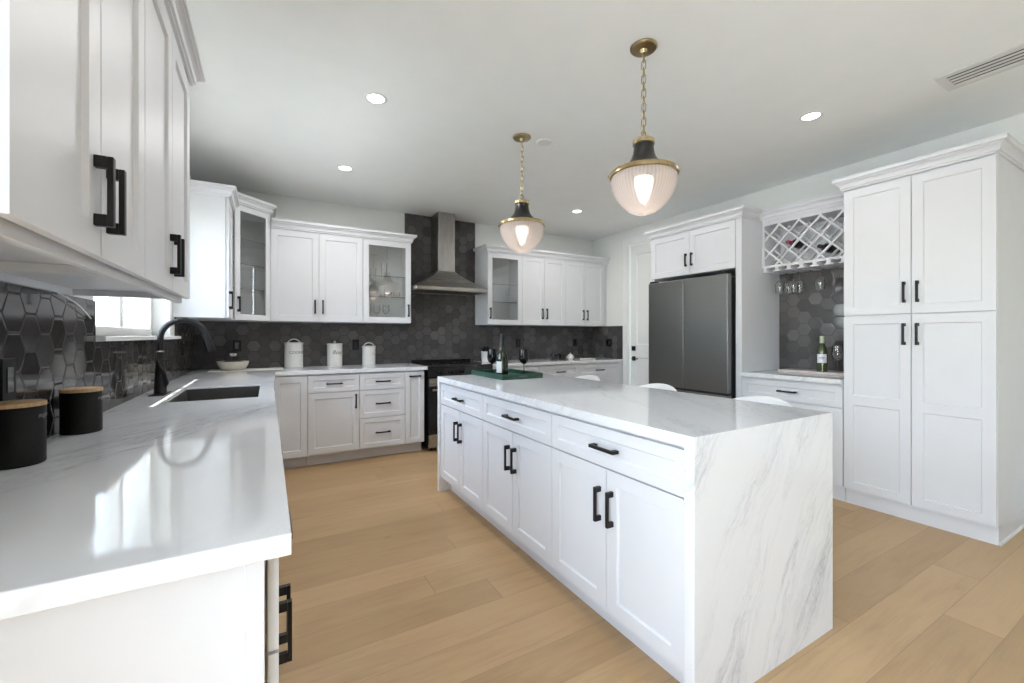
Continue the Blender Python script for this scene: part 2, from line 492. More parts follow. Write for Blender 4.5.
# left wall: the sink window and a window behind the camera
WY0, WY1, WZ0, WZ1 = 2.345, 3.90, 1.237, 2.20
SY0, SY1, SZ0, SZ1 = -2.05, 0.45, 0.30, 2.30
us = [YF, SY0, SY1, WY0, WY1, YB]; vs = [0, SZ0, WZ0, WZ1, SZ1, ZC]
struct('wall_left', MB().cells(us, vs, lambda i, j: not ((i == 1 and j in (1, 2, 3)) or (i == 3 and j == 2)), XL - 0.2, XL, lambda u, v, w: (w, u, v)), WALL, smooth=False)
# right wall with the pantry room door
DY0, DY1, DZ = 3.44, 4.30, 2.49
struct('wall_right', MB().cells([YF, DY0, DY1, YB], [0, DZ, ZC], lambda i, j: not (i == 1 and j == 0), XR, XR + 0.2, lambda u, v, w: (w, u, v)), WALL, smooth=False)
struct('wall_front', MB().box(XL - 0.2, XR + 0.2, YF - 0.2, YF, 0, ZC), WALL, smooth=False)


# windows
def window(name, y0, y1, z0, z1, mull, sill, outx=XL - 0.13):
    t = bpy.data.objects.new(name, None); COL.objects.link(t); tag(t, kind='structure')
    f = MB(); w = 0.05
    f.box(outx - 0.03, outx + 0.03, y0, y1, z0, z0 + w).box(outx - 0.03, outx + 0.03, y0, y1, z1 - w, z1)
    f.box(outx - 0.03, outx + 0.03, y0, y0 + w, z0 + w, z1 - w).box(outx - 0.03, outx + 0.03, y1 - w, y1, z0 + w, z1 - w)
    for m in mull: f.box(outx - 0.025, outx + 0.025, m - 0.03, m + 0.03, z0 + w, z1 - w)
    f.build('window_frame', TRIM, t, bevel=0.004)
    MB().box(outx - 0.003, outx + 0.003, y0 + w, y1 - w, z0 + w, z1 - w).build('window_glass', thin_glass('window_pane', (0.97, 0.98, 0.98), 0.7, 0.02), t, smooth=False)
    if sill: MB().box(outx, XL + 0.042, y0 - 0.01, y1 + 0.17, z0 - 0.022, z0).build('window_sill', TRIM, t, bevel=0.003)
    return t


window('window_1', WY0, WY1, WZ0, WZ1, [3.20], True)
window('window_2', SY0, SY1, SZ0, SZ1, [-0.80], False)
# panelled door in the right wall
t = bpy.data.objects.new('door_1', None); COL.objects.link(t); tag(t, kind='structure'); t.location = (XR + 0.03, DY1 - 0.012, 0); t.rotation_euler = (0, 0, RM90)


def shaker(mb, x0, x1, z0, z1, yf=-0.02, t=0.0155, st=0.057, panels=None, dep=0.009, ch=0.005, through=False):
    """door slab with sunk panels; outer face at y = yf, body behind it"""
    if panels is None: panels = [(x0 + st, x1 - st, z0 + st, z1 - st)]
    xs = sorted({x0, x1} | {p[0] for p in panels} | {p[1] for p in panels})
    zs = sorted({z0, z1} | {p[2] for p in panels} | {p[3] for p in panels})
    inp = lambda a, b: any(p[0] <= a <= p[1] and p[2] <= b <= p[3] for p in panels)
    yb = yf + t
    for i in range(len(xs) - 1):
        for j in range(len(zs) - 1):
            a, b, c, d = xs[i], xs[i + 1], zs[j], zs[j + 1]
            if inp((a + b) / 2, (c + d) / 2): continue
            mb.add([(a, yf, c), (b, yf, c), (b, yf, d), (a, yf, d)], [(0, 1, 2, 3)])
            if through: mb.add([(a, yb, c), (b, yb, c), (b, yb, d), (a, yb, d)], [(3, 2, 1, 0)])
    for a, b, c, d in panels:
        y2 = yb if through else yf + dep
        h = 0.0 if through else ch
        o = [(a, yf, c), (b, yf, c), (b, yf, d), (a, yf, d)]; q = [(a + h, y2, c + h), (b - h, y2, c + h), (b - h, y2, d - h), (a + h, y2, d - h)]
        mb.add(o + q, [(0, 1, 5, 4), (1, 2, 6, 5), (2, 3, 7, 6), (3, 0, 4, 7)] + ([] if through else [(4, 5, 6, 7)]))
    mb.add([(x0, yf, z0), (x1, yf, z0), (x1, yf, z1), (x0, yf, z1), (x0, yb, z0), (x1, yb, z0), (x1, yb, z1), (x0, yb, z1)],
           [(0, 4, 5, 1), (1, 5, 6, 2), (2, 6, 7, 3), (3, 7, 4, 0)] + ([] if through else [(4, 7, 6, 5)]))
    return mb


wd = DY1 - DY0 - 0.024
shaker(MB(), 0, wd, 0.01, DZ - 0.008, yf=0.0, t=0.04, panels=[(0.11, wd - 0.11, 0.22, 0.95), (0.11, wd - 0.11, 1.12, DZ - 0.15)], dep=0.012, ch=0.012).build('door_slab', TRIM, t, smooth=False)
hm = MB(); hm.lathe([(0, 0), (0.026, 0), (0.026, 0.008), (0.012, 0.012), (0.010, 0.04), (0, 0.04)], (0.065, 0, 0.93), 20, Matrix.Rotation(R90, 4, 'X'))
hm.tube([(0.065, -0.04, 0.93), (0.10, -0.045, 0.93), (0.17, -0.042, 0.93)], 0.008, 10)
hm.box(0.035, 0.095, -0.008, 0, 0.90, 0.96)
hm.build('door_handle', BLACK, t, bevel=0.001)
MB().box(0.033, 0.097, -0.014, 0, 1.037, 1.10).build('door_lock', BLACK, t, bevel=0.002)
casp = MB()
cw = 0.085
casp.box(XR - 0.016, XR, DY1, DY1 + cw, 0, DZ + cw).box(XR - 0.016, XR, DY0 - cw, DY0, 0, DZ + cw).box(XR - 0.016, XR, DY0, DY1, DZ, DZ + cw)
casp.box(XR - 0.022, XR - 0.016, DY1 + cw - 0.02, DY1 + cw, 0, DZ + cw).box(XR - 0.022, XR - 0.016, DY0 - cw, DY1 + cw - 0.02, DZ + cw - 0.02, DZ + cw)
struct('trim_1', casp, TRIM, bevel=0.003)
struct('baseboard_right', MB().box(XR - 0.015, XR, YF, 0.75, 0, 0.13), TRIM, bevel=0.004)
struct('baseboard_left', MB().box(XL, XL + 0.015, YF, 0.79, 0, 0.13), TRIM, bevel=0.004)

# outside the sink window, with an unseen eave against the sun
struct('ground_outside', MB().box(-9, XL - 0.2, -9, 9, -0.12, -0.02).box(XL - 0.2, 9, -9, YF - 0.2, -0.12, -0.02), CONC, smooth=False)
struct('sun_cut_eave', MB().box(-1.050, XL - 0.2, -3.4, 5.2, 2.75, 2.80), TRIM, smooth=False)  # unseen eave, added to cut the sun to a thin strip
tag(MB().box(-3.4, -3.25, -1, 8.0, -0.02, 1.75).box(-3.45, -3.2, -1, 8.0, 1.75, 1.83).build('garden_wall', STUCCO), 'pale stucco garden wall beyond the sink window', 'wall')
sh = MB(); rnd = random.Random(3)
for k in range(900):
    a = rnd.uniform(0, 2 * PI); zz = rnd.uniform(0.1, 2.5); rr = 0.42 * math.sqrt(rnd.random()) * (1 - 0.25 * abs(zz - 1.2))
    c = Vector((-2.6 + rr * math.cos(a), 5.75 + rr * math.sin(a), zz)); u = Vector((rnd.gauss(0, 1), rnd.gauss(0, 1), rnd.gauss(0, 1))).normalized(); w = u.orthogonal().normalized()
    sh.add([c - u * 0.06, c + w * 0.03, c + u * 0.06, c - w * 0.03], [(0, 1, 2, 3)])
st = thing('garden_shrub', 'green shrub standing outside the sink window', 'shrub', (0, 0, 0))
sh.build('foliage', LEAF, st, smooth=False); MB().tube([(-2.6, 5.75, -0.02), (-2.58, 5.76, 1.0), (-2.6, 5.75, 2.2)], [0.03, 0.025, 0.01], 8).build('stem', BAMBOO, st)


# ================================================================ backsplashes
SPZ = 1.379
mb = MB().cells([XL + 0.01, 1.412, 2.330, XR - 0.01], [H + 0.0005, SPZ, ZC - 0.001], lambda i, j: j == 0 or i == 1, YB - 0.010, YB - 0.0005, lambda u, v, w: (u, w, v))
tag(mb.build('tile_backsplash', HEXB, smooth=False), 'charcoal hexagon tile backsplash behind range, rising to the ceiling behind the hood', 'backsplash')
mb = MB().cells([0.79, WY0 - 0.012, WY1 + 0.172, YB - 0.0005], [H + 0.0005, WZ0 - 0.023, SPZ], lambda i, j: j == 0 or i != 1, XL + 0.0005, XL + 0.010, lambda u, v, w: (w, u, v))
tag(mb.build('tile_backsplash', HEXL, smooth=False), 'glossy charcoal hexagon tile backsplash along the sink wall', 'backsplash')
tag(MB().box(XR - 0.010, XR - 0.0005, 4.405, YB - 0.0105, H + 0.0005, SPZ).build('tile_backsplash', HEXS, smooth=False), 'short charcoal tile backsplash return beside the panelled door', 'backsplash')
tag(MB().box(XR - 0.010, XR - 0.0005, 1.525, 2.295, H + 0.0005, 2.30).build('tile_backsplash', HEXS, smooth=False), 'charcoal hexagon tile backsplash under the wine rack', 'backsplash')


# ================================================================ cabinet pieces
def pull(parent, x, z, L=0.14, vert=True, yf=-0.02, name='handle', out=0.033):
    """square bar pull on two square posts"""
    m = MB(); a = 0.007; ph = 0.021
    y1, y0 = yf, yf - (out if z < 1.3 else 0.027)
    if vert:
        m.box(x - a, x + a, y0, y0 + 0.009, z - L / 2, z + L / 2)
        for s_ in (-1, 1):
            c = z + s_ * (L / 2 - ph / 2); m.box(x - a, x + a, y0 + 0.009, y1, c - ph / 2, c + ph / 2)
    else:
        m.box(x - L / 2, x + L / 2, y0, y0 + 0.009, z - a, z + a)
        for s_ in (-1, 1):
            c = x + s_ * (L / 2 - ph / 2); m.box(c - ph / 2, c + ph / 2, y0 + 0.009, y1, z - a, z + a)
    return m.build(name, BLACK, parent, bevel=0.0012)


G = 0.0023  # half reveal


def door(parent, x0, x1, z0, z1, hx=None, hz=None, hv=True, L=0.14, st=0.057, mid=None, name='door'):
    x0 += G; x1 -= G; z0 += G; z1 -= G
    pn = None
    if mid: pn = [(x0 + st, x1 - st, z0 + st, mid - st * 0.6), (x0 + st, x1 - st, mid + st * 0.6, z1 - st)]
    d = shaker(MB(), x0, x1, z0, z1, st=st, panels=pn).build(name, WHITE, parent, smooth=False)
    if hx is not None: pull(d, hx, hz, L, hv)
    return d


def glass_door(parent, x0, x1, z0, z1, hx, hz):
    x0 += G; x1 -= G; z0 += G; z1 -= G; st = 0.06
    d = shaker(MB(), x0, x1, z0, z1, st=st, through=True).build('door', WHITE, parent, smooth=False)
    MB().box(x0 + st, x1 - st, -0.011, -0.007, z0 + st, z1 - st).build('glass_pane', GLASS, d, smooth=False)
    pull(d, hx, hz, 0.135)
    return d


def carcass(parent, w, dep, z0, z1, name='body', openf=False, opent=False, mat=None):
    m = MB(); T = 0.018
    if not openf and not opent: m.box(0.0006, w - 0.0006, 0, dep, z0, z1)
    else:
        m.box(0.0006, T, 0, dep, z0, z1).box(w - T, w - 0.0006, 0, dep, z0, z1)
        m.box(T, w - T, dep - T, dep, z0, z1).box(T, w - T, 0, dep - T, z0, z0 + T)
        if openf: m.box(T, w - T, 0, dep - T, z1 - T, z1)
        else: m.box(T, w - T, 0, T, z0 + T, z1)
    return m.build(name, mat or WHITE, parent, smooth=False)


def base_cab(label, loc, rz, w, dep, fronts, group=None, toe=0.085, opent=False, toebot=0.0):
    t = thing('base_cabinet', label, 'cabinet', loc, rz, group)
    carcass(t, w, dep, 0.108, H - 0.038, opent=opent)
    MB().box(0.0006, w - 0.0006, toe, toe + 0.016, toebot, 0.108).box(0.0006, 0.018, toe + 0.016, dep, 0, 0.108).box(w - 0.018, w - 0.0006, toe + 0.016, dep, 0, 0.108).build('toe_kick', WHITE, t, smooth=False)
    for f in fronts:
        k = f[0]
        if k == 'drawer': door(t, f[1], f[2], f[3], f[4], (f[1] + f[2]) / 2, (f[3] + f[4]) / 2, False, f[5] if len(f) > 5 else 0.145, st=0.045, name='drawer')
        elif k == 'door': door(t, f[1], f[2], f[3], f[4], f[5], f[6])
        elif k == 'plain': door(t, f[1], f[2], f[3], f[4])
        elif k == 'pullout': door(t, f[1], f[2], f[3], f[4], (f[1] + f[2]) / 2, f[4] - 0.045, False, 0.12, st=0.05)
    return t


ZD0, ZD1, ZW = 0.700, 0.862, 0.118   # drawer bottom / top, door bottom


def drawer_doors(w):
    return [('drawer', 0, w, ZD0, ZD1), ('door', 0, w / 2, ZW, ZD0 - 0.002, w / 2 - 0.036, 0.547), ('door', w / 2, w, ZW, ZD0 - 0.002, w / 2 + 0.036, 0.547)]


# ---------------- left run
XLc = -0.004; DL = XLc - XL - 0.003
Y0 = 0.828
base_cab('white base cabinet at the near end of the sink counter, drawer over two doors', (XLc, Y0, 0), R90, 0.67, DL, drawer_doors(0.67))
base_cab('white base cabinet, second from the near end of the sink counter', (XLc, Y0 + 0.67, 0), R90, 0.90, DL, drawer_doors(0.90))
w = 0.96; base_cab('white sink base cabinet below the black gooseneck faucet', (XLc, 2.398, 0), R90, w, DL,
                   [('plain', 0, w, ZD0, ZD1), ('door', 0, w / 2, ZW, ZD0 - .002, w / 2 - .036, .54), ('door', w / 2, w, ZW, ZD0 - .002, w / 2 + .036, .54)], opent=True)
base_cab('white base cabinet between sink cabinet and corner cabinet', (XLc, 3.358, 0), R90, 0.72, DL, drawer_doors(0.72))
ep = MB().box(XL + 0.003, XLc - 0.028, 0.814, 0.827, 0, 0.876).box(XLc - 0.028, XLc - 0.001, 0.810, 0.827, 0, 0.876)
tag(ep.build('end_panel', WHITE, bevel=0.001), 'flat white end panel closing the near end of the sink counter', 'panel')
# corner cabinet (L shaped)
t = thing('corner_cabinet', 'white corner base cabinet where sink counter meets the back counter', 'cabinet', (0, 0, 0))
YBc = 4.415
MB().prism([(XL + 0.003, 4.0786), (XLc, 4.0786), (XLc, YBc), (0.3194, YBc), (0.3194, YB - 0.003), (XL + 0.003, YB - 0.003)], 0.108, 0.876).build('body', WHITE, t, smooth=False)
MB().box(-0.105, -0.089, 4.079, 4.50, 0, 0.108).box(-0.105, 0.319, 4.50, 4.516, 0, 0.108).build('toe_kick', WHITE, t, smooth=False)
d = shaker(MB(), G, 0.332 - G, ZW, ZD1).build('door', WHITE, t, smooth=False, loc=(XLc, 4.079, 0), rot=(0, 0, R90)); pull(d, 0.04, 0.73)
shaker(MB(), 0.030, 0.322 - G, ZW, ZD1).build('door', WHITE, t, smooth=False, loc=(0, YBc, 0))

# ---------------- back run, left of the range
DB = YB - 0.003 - YBc
w = 0.462
base_cab('white base cabinet below white canisters, one drawer over one door', (0.322, YBc, 0), 0, w, DB, [('drawer', 0, w, ZD0, ZD1), ('door', 0, w, ZW, ZD0 - .002, w - .036, .60)])
w = 0.453
base_cab('white base cabinet with three stacked drawers left of the range', (0.784, YBc, 0), 0, w, DB, [('drawer', 0, w, ZD0, ZD1), ('drawer', 0, w, 0.422, ZD0 - .002), ('drawer', 0, w, ZW, 0.420)])
w = 0.206
base_cab('narrow white pull-out cabinet beside the black range', (1.237, YBc, 0), 0, w, DB, [('pullout', 0, w, ZW, ZD1)])
# ---------------- back run, right of the range
XRG0, XRG1 = 1.478, 2.240
w = 0.672
base_cab('white base cabinet right of the range, under the white utensil crock', (2.248, YBc, 0), 0, w, DB, drawer_doors(w))
w = 0.609
base_cab('white three-drawer base cabinet under the black pots', (2.920, YBc, 0), 0, w, DB, [('drawer', 0, w, ZD0, ZD1, .13), ('drawer', 0, w, 0.422, ZD0 - .002, .13), ('drawer', 0, w, ZW, 0.420, .13)])
w = 0.700
base_cab('white three-drawer base cabinet beside the panelled door', (3.529, YBc, 0), 0, w, DB, [('drawer', 0, w, ZD0, ZD1, .13), ('drawer', 0, w, 0.422, ZD0 - .002, .13), ('drawer', 0, w, ZW, 0.420, .13)])
tag(MB().box(4.230, XR - 0.001, YBc - 0.012, YBc + 0.02, 0, 0.876).build('filler_strip', WHITE, bevel=0.001), 'narrow white filler strip between drawers and the right wall', 'filler')

# ---------------- worktops
xs = [XL + 0.0005, -0.435, -0.045, 0.034, 1.474]; ys = [0.785, 2.63, 3.29, 4.378, YB - 0.0005]
mb = MB().cells(xs, ys, lambda i, j: (i < 3 or j == 3) and not (i == 1 and j == 1), H - 0.036, H, lambda u, v, w: (u, v, w))
mb.v = [(0.058, y, z) if (abs(x - 0.034) < 1e-6 and y > 4.0) else (x, y, z) for x, y, z in mb.v]
tag(mb.build('worktop', QUARTZ, bevel=0.0025, smooth=False), 'white veined quartz worktop running from the sink wall round the corner to the range', 'countertop')
tag(MB().box(2.246, XR - 0.0005, 4.378, YB - 0.0005, H - 0.036, H).build('worktop', QUARTZ, bevel=0.0025), 'white quartz worktop right of the range with black pots on it', 'countertop')

# sink
t = thing('kitchen_sink', 'dark steel undermount sink set in the left quartz worktop', 'sink', (0, 0, 0))
x0, x1, y0, y1, zb = -0.4335, -0.0465, 2.6315, 3.2885, 0.70
m = MB(); zt = H - 0.009
m.add([(x0, y0, zt), (x1, y0, zt), (x1, y1, zt), (x0, y1, zt), (x0 + .01, y0 + .01, zb), (x1 - .01, y0 + .01, zb), (x1 - .01, y1 - .01, zb), (x0 + .01, y1 - .01, zb)],
      [(0, 1, 5, 4), (1, 2, 6, 5), (2, 3, 7, 6), (3, 0, 4, 7), (4, 5, 6, 7)])
o = m.build('basin', SINKM, t, smooth=False); sm = o.modifiers.new('sheet', 'SOLIDIFY'); sm.thickness = 0.0012; sm.offset = 0
MB().lathe([(0, 0.006), (0.03, 0.006), (0.045, 0.003), (0.045, 0.0)], ((x0 + x1) / 2, (y0 + y1) / 2, zb + 0.001), 24).build('drain', STEEL, t)

# faucet
t = thing('kitchen_faucet', 'matte black gooseneck pull-down faucet beside the sink', 'faucet', (-0.520, 3.03, H + 0.0005))
MB().lathe([(0, 0), (0.034, 0), (0.034, 0.004), (0.028, 0.007), (0.0285, 0.03), (0.027, 0.07), (0.023, 0.13), (0.0185, 0.19), (0.0165, 0.24), (0, 0.24)], seg=28).box(-0.034, 0.034, -0.10, 0.10, 0, 0.003).build('base', BLACK, t)
pts = [(0, 0, 0.235), (0, 0, 0.27), (0, 0, 0.30)]
R = 0.105
for k in range(1, 17):
    a = PI - k * PI * 0.93 / 16; pts.append((R + R * math.cos(a), 0, 0.308 + R * math.sin(a)))
MB().tube(pts, 0.0148, 16).build('spout', BLACK, t)
e = Vector(pts[-1]); dr = (Vector(pts[-1]) - Vector(pts[-2])).normalized()
MB().tube([e - dr * 0.005, e + dr * 0.03, e + dr * 0.07, e + dr * 0.10], [0.0150, 0.0165, 0.0190, 0.0205], 20).build('spray_head', BLACK, t)
MB().tube([(0.018, -0.008, 0.035), (0.030, -0.012, 0.06), (0.022, -0.02, 0.11), (-0.004, -0.024, 0.17), (-0.010, -0.022, 0.20)], [0.010, 0.011, 0.009, 0.007, 0.005], 12, sx=0.6).build('lever', BLACK, t)
MB().lathe([(0.0165, 0), (0.0180, 0.002), (0.0180, 0.006), (0.0165, 0.008)], (0, 0, 0.232), 24).build('collar', STEEL, t)

# ---------------- range
t = thing('kitchen_range', 'black and stainless slide-in electric range below the hood', 'range', (XRG0, 4.375, 0))
w = XRG1 - XRG0
MB().box(0.002, w - 0.002, 0.02, 0.652, 0.035, 0.895).build('body', BLKPL, t, bevel=0.003)
MB().box(0.0, w, -0.005, 0.600, 0.896, 0.916).build('cooktop', BLKGL, t, bevel=0.003)
MB().prism([(0.0, 0.601), (w, 0.601), (w, 0.652), (0.0, 0.652)], 0.896, 0.950).build('back_guard', BLKPL, t, bevel=0.004)
MB().box(0.0, w, -0.018, 0.019, 0.790, 0.895).build('control_panel', BLKGL, t, bevel=0.004)
dd = MB().box(0.004, w - 0.004, -0.022, 0.018, 0.190, 0.785).build('oven_door', BLKGL, t, bevel=0.004)
MB().box(0.004, w - 0.004, -0.0245, -0.0225, 0.700, 0.783).build('door_trim', STEEL, dd, bevel=0.001)
MB().cyl((0.03, -0.062, 0.665), (w - 0.03, -0.062, 0.665), 0.012).box(0.05, 0.07, -0.062, -0.022, 0.657, 0.673).box(w - 0.07, w - 0.05, -0.062, -0.022, 0.657, 0.673).build('oven_handle', STEEL, dd)
MB().box(0.004, w - 0.004, -0.020, 0.018, 0.045, 0.184).build('storage_drawer', STEEL, t, bevel=0.004)
for x in (0.05, w - 0.05):
    for y in (0.06, 0.60): MB().cyl((x, y, 0), (x, y, 0.036), 0.015, 12).build('foot', BLKPL, t)
for k in range(5): MB().lathe([(0, 0.026), (0.017, 0.026), (0.020, 0.0)], (0.12 + k * (w - 0.24) / 4, -0.018, 0.842), 20, Matrix.Rotation(R90, 4, 'X')).build('knob', BLKPL, t)
bn = MB()
for x, y, r in ((0.2, 0.15, 0.10), (0.56, 0.15, 0.08), (0.2, 0.43, 0.075), (0.56, 0.43, 0.10)):
    bn.lathe([(r - 0.002, 0), (r, 0.0004), (r + 0.001, 0)], (x, y, 0.9163), 40)
bn.build('burner_rings', simple('burner_print', (0.05, 0.05, 0.05), 0.4), t)

# ---------------- hood
t = thing('range_hood', 'stainless steel chimney range hood on the dark tiled wall', 'range hood', (1.838, 0, 0))
yb = YB - 0.0105
HW = 0.432; ZL0, ZL1 = 1.750, 1.795; YH = 4.545
prof = []
n = 10
m = MB(); rings = []
for k in range(n + 1):
    s_ = k / n; q = (1 - s_) ** 1.25
    rings.append((0.108 + (HW - 0.108) * q, (yb - 0.265) + (YH - (yb - 0.265)) * q, ZL1 + (2.005 - ZL1) * s_))
vs = []
for hx, yf_, z in rings: vs += [(-hx, yf_, z), (hx, yf_, z), (hx, yb, z), (-hx, yb, z)]
fs = []
for k in range(n):
    for q in range(4): fs.append((k * 4 + q, k * 4 + (q + 1) % 4, k * 4 + 4 + (q + 1) % 4, k * 4 + 4 + q))
fs += [tuple(n * 4 + q for q in range(4))]
m.add(vs, fs); m.build('canopy', STEEL, t)
m = MB().cells([-HW, -HW + 0.03, HW - 0.03, HW], [YH, YH + 0.03, yb - 0.03, yb], lambda i, j: not (i == 1 and j == 1), ZL0, ZL1, lambda u, v, w: (u, v, w))
m.build('rim', STEEL, t, bevel=0.006, smooth=False)
MB().box(-HW + 0.03, HW - 0.03, YH + 0.03, yb - 0.03, ZL0 + 0.008, ZL0 + 0.016).build('filter', simple('filter_grey', (0.12, 0.12, 0.12), 0.4, metal=0.8), t)
MB().box(-0.105, 0.105, yb - 0.262, yb, 2.004, ZC - 0.0015).build('chimney', brushed('chimney_steel', (0.42, 0.405, 0.39), 0.22, 'v'), t, bevel=0.002)

# ================================================================ wall cabinets
UB = 1.38


def crown_prof(z, h=0.078, out=0.050, drop=0.012, k=1.0):
    return [(o_, z + (z_ - z) * k) for o_, z_ in [
        (-0.001, z - drop), (0.008, z - drop), (0.008, z + 0.005), (0.016, z + 0.007), (0.016, z + 0.016), (0.019, z + 0.028), (0.027, z + 0.039),
        (0.036, z + 0.043), (0.036, z + 0.050), (0.044, z + 0.051), (out, z + 0.056), (out, z + h), (-0.001, z + h)]]


def wall_cab(label, loc, rz, w, dep, z0, z1, fronts, name='wall_cabinet', openf=False, shelves=(), extra_z=0.0, group=None):
    t = thing(name, label, 'cabinet', loc, rz, group)
    carcass(t, w, dep, z0, z1, openf=openf)
    for f in fronts:
        if f[0] == 'glass': glass_door(t, *f[1:])
        else: door(t, *f[1:])
    for z in shelves:
        sf = MB().box(0.019, w - 0.019, 0.012, dep - 0.02, z, z + 0.008).build('shelf', SHELFG, t, smooth=False); MB().box(0.019, w - 0.019, 0.0105, 0.0118, z, z + 0.008).build('front_edge', SHELFE, sf, smooth=False)
    return t


UT = 2.285
DU = YB - 0.002 - 4.725
w = 0.853
wall_cab('white double-door wall cabinet above the white canisters', (0.020, 4.725, 0), 0, w, DU, UB, UT,
         [('d', 0, w / 2, UB, UT - .01, w / 2 - .036, 1.53), ('d', w / 2, w, UB, UT - .01, w / 2 + .036, 1.53)])
w = 0.519
wall_cab('white glass-door wall cabinet left of the hood with glassware inside', (0.873, 4.725, 0), 0, w, DU, UB, UT, [('glass', 0, w, UB, UT - .01, w - .032, 1.52)], openf=True, shelves=(1.66, 1.885), name='glass_door_cabinet')
w = 0.495
wall_cab('white glass-door wall cabinet right of the hood', (2.352, 4.725, 0), 0, w, DU, UB, UT, [('glass', 0, w, UB, UT - .01, .032, 1.52)], openf=True, shelves=(1.66, 1.885), name='glass_door_cabinet')
w = 0.690
wall_cab('white double-door wall cabinet between the right glass cabinet and the last pair of doors', (2.848, 4.725, 0), 0, w, DU, UB, UT,
         [('d', 0, w / 2, UB, UT - .01, w / 2 - .036, 1.53), ('d', w / 2, w, UB, UT - .01, w / 2 + .036, 1.53)])
wall_cab('white double-door wall cabinet nearest the right-hand room corner', (3.538, 4.725, 0), 0, w, DU, UB, UT,
         [('d', 0, w / 2, UB, UT - .01, w / 2 - .036, 1.53), ('d', w / 2, w, UB, UT - .01, w / 2 + .036, 1.53)])
tag(MB().box(4.229, XR - 0.001, 4.735, 4.755, UB, UT).build('filler_strip', WHITE), 'narrow white filler between last wall cabinet and right wall', 'filler')
m = MB().sweep([(0.030, 4.703), (1.394, 4.703), (1.394, YB - 0.002)], crown_prof(UT + 0.0005, drop=0.008))
tag(m.build('crown_molding', WHITE, smooth=False), 'white crown molding on top of the wall cabinets left of the hood', 'molding')
m = MB().sweep([(2.350, YB - 0.002), (2.350, 4.703), (XR - 0.003, 4.703)], crown_prof(UT + 0.0005, drop=0.008))
tag(m.build('crown_molding', WHITE, smooth=False), 'white crown molding on top of the wall cabinets right of the hood', 'molding')

# corner wall cabinet, diagonal glass door
CT = 2.412
t = thing('corner_wall_cabinet', 'tall white corner wall cabinet with a diagonal glass door', 'cabinet', (0, 0, 0))
CX, CY = -0.268, 4.458
P = [(XL + .002, YB - .002), (XL + .002, CY), (CX, CY), (0.010, 4.725), (0.010, YB - .002)]
m = MB(); T = 0.018
m.prism(P, UB, UB + T).prism(P, CT - T, CT)
z0, z1 = UB + T, CT - T
m.box(XL + .002, XL + .002 + T, CY, YB - .002, z0, z1).box(XL + .002 + T, 0.010, YB - .002 - T, YB - .002, z0, z1)
m.box(XL + .002 + T, CX, CY, CY + T, z0, z1).box(0.010 - T, 0.010, 4.725, YB - .002 - T, z0, z1)
m.build('body', WHITE, t, smooth=False)
dx, dy = 0.010 - CX, 4.725 - CY; LD = math.hypot(dx, dy); an = math.atan2(dy, dx)
d = shaker(MB(), G + .004, LD - G - .004, UB + G, CT - .01, st=0.05, through=True).build('door', WHITE, t, smooth=False, loc=(CX, CY, 0), rot=(0, 0, an))
MB().box(.055, LD - .055, -.011, -.007, UB + .05, CT - .06).build('glass_pane', GLASS, d, smooth=False); pull(d, 0.033, 1.52, 0.135)
for z in (1.66, 1.885, 2.11): MB().prism([(XL + .025, YB - .025), (XL + .025, CY + .020), (CX - 0.004, CY + .020), (-0.012, 4.728), (-0.012, YB - .025)], z, z + .008).build('shelf', SHELFG, t, smooth=False); MB().prism([(CX - 0.0045, CY + .0195), (CX - 0.0030, CY + .0180), (-0.0115, 4.7265), (-0.0125, 4.7275)], z, z + .008).build('shelf_edge', SHELFE, t, smooth=False)
MB().sweep([(XL + .002, CY - .002), (CX - .004, CY - .002), (CX + .016, CY - .014), (0.022, 4.705), (0.022, YB - .002)], crown_prof(CT + .0005, drop=0.006)).build('crown', WHITE, t, smooth=False)
w = 0.462; NTOP = 2.328
t = wall_cab('narrow white wall cabinet between the sink window and the diagonal corner cabinet', (-0.287, 3.992, 0), R90, w, -0.287 - XL - .002, UB, NTOP, [('d', 0, w - .012, UB, NTOP - .01, .036, 1.52)])
MB().sweep([(-0.001, 0.325), (-0.001, -0.022), (w - 0.004, -0.022)], crown_prof(NTOP + .0005, h=0.075, drop=0.006)).build('crown', WHITE, t, smooth=False)

# near wall cabinets over the left worktop
DN = -0.287 - XL - 0.002; NT_ = 2.232
w = 0.612


def near_cab(label, y, w):
    t = thing('wall_cabinet', label, 'cabinet', (-0.287, y, 0), R90)
    carcass(t, w, DN, UB + 0.022, NT_)
    door(t, 0, w / 2, UB, NT_ - .01, w / 2 - .034, 1.495, L=0.125); door(t, w / 2, w, UB, NT_ - .01, w / 2 + .034, 1.495, L=0.125)
    MB().box(0.0006, w - 0.0006, 0.004, 0.022, UB - 0.016, UB + 0.022).box(0.0006, 0.018, 0.022, DN, UB - 0.0, UB + 0.022).box(w - 0.018, w - 0.0006, 0.022, DN, UB - 0.0, UB + 0.022).box(0.018, w - 0.018, DN - 0.018, DN, UB, UB + 0.022).build('light_rail', WHITE, t, bevel=0.002)
    return t


near_cab('nearest white wall cabinet hanging above the black canisters', 0.735, 0.645)
near_cab('white wall cabinet next to the sink window, seen in steep perspective', 1.381, 0.702)
m = MB().sweep([(XL + .002, 0.733), (-0.265, 0.733), (-0.265, 2.085), (XL + .002, 2.085)], crown_prof(NT_ + .0005, out=0.045, drop=0.008, k=0.75))
tag(m.build('crown_molding', WHITE, smooth=False), 'white crown molding on the near wall cabinets above the sink counter', 'molding')
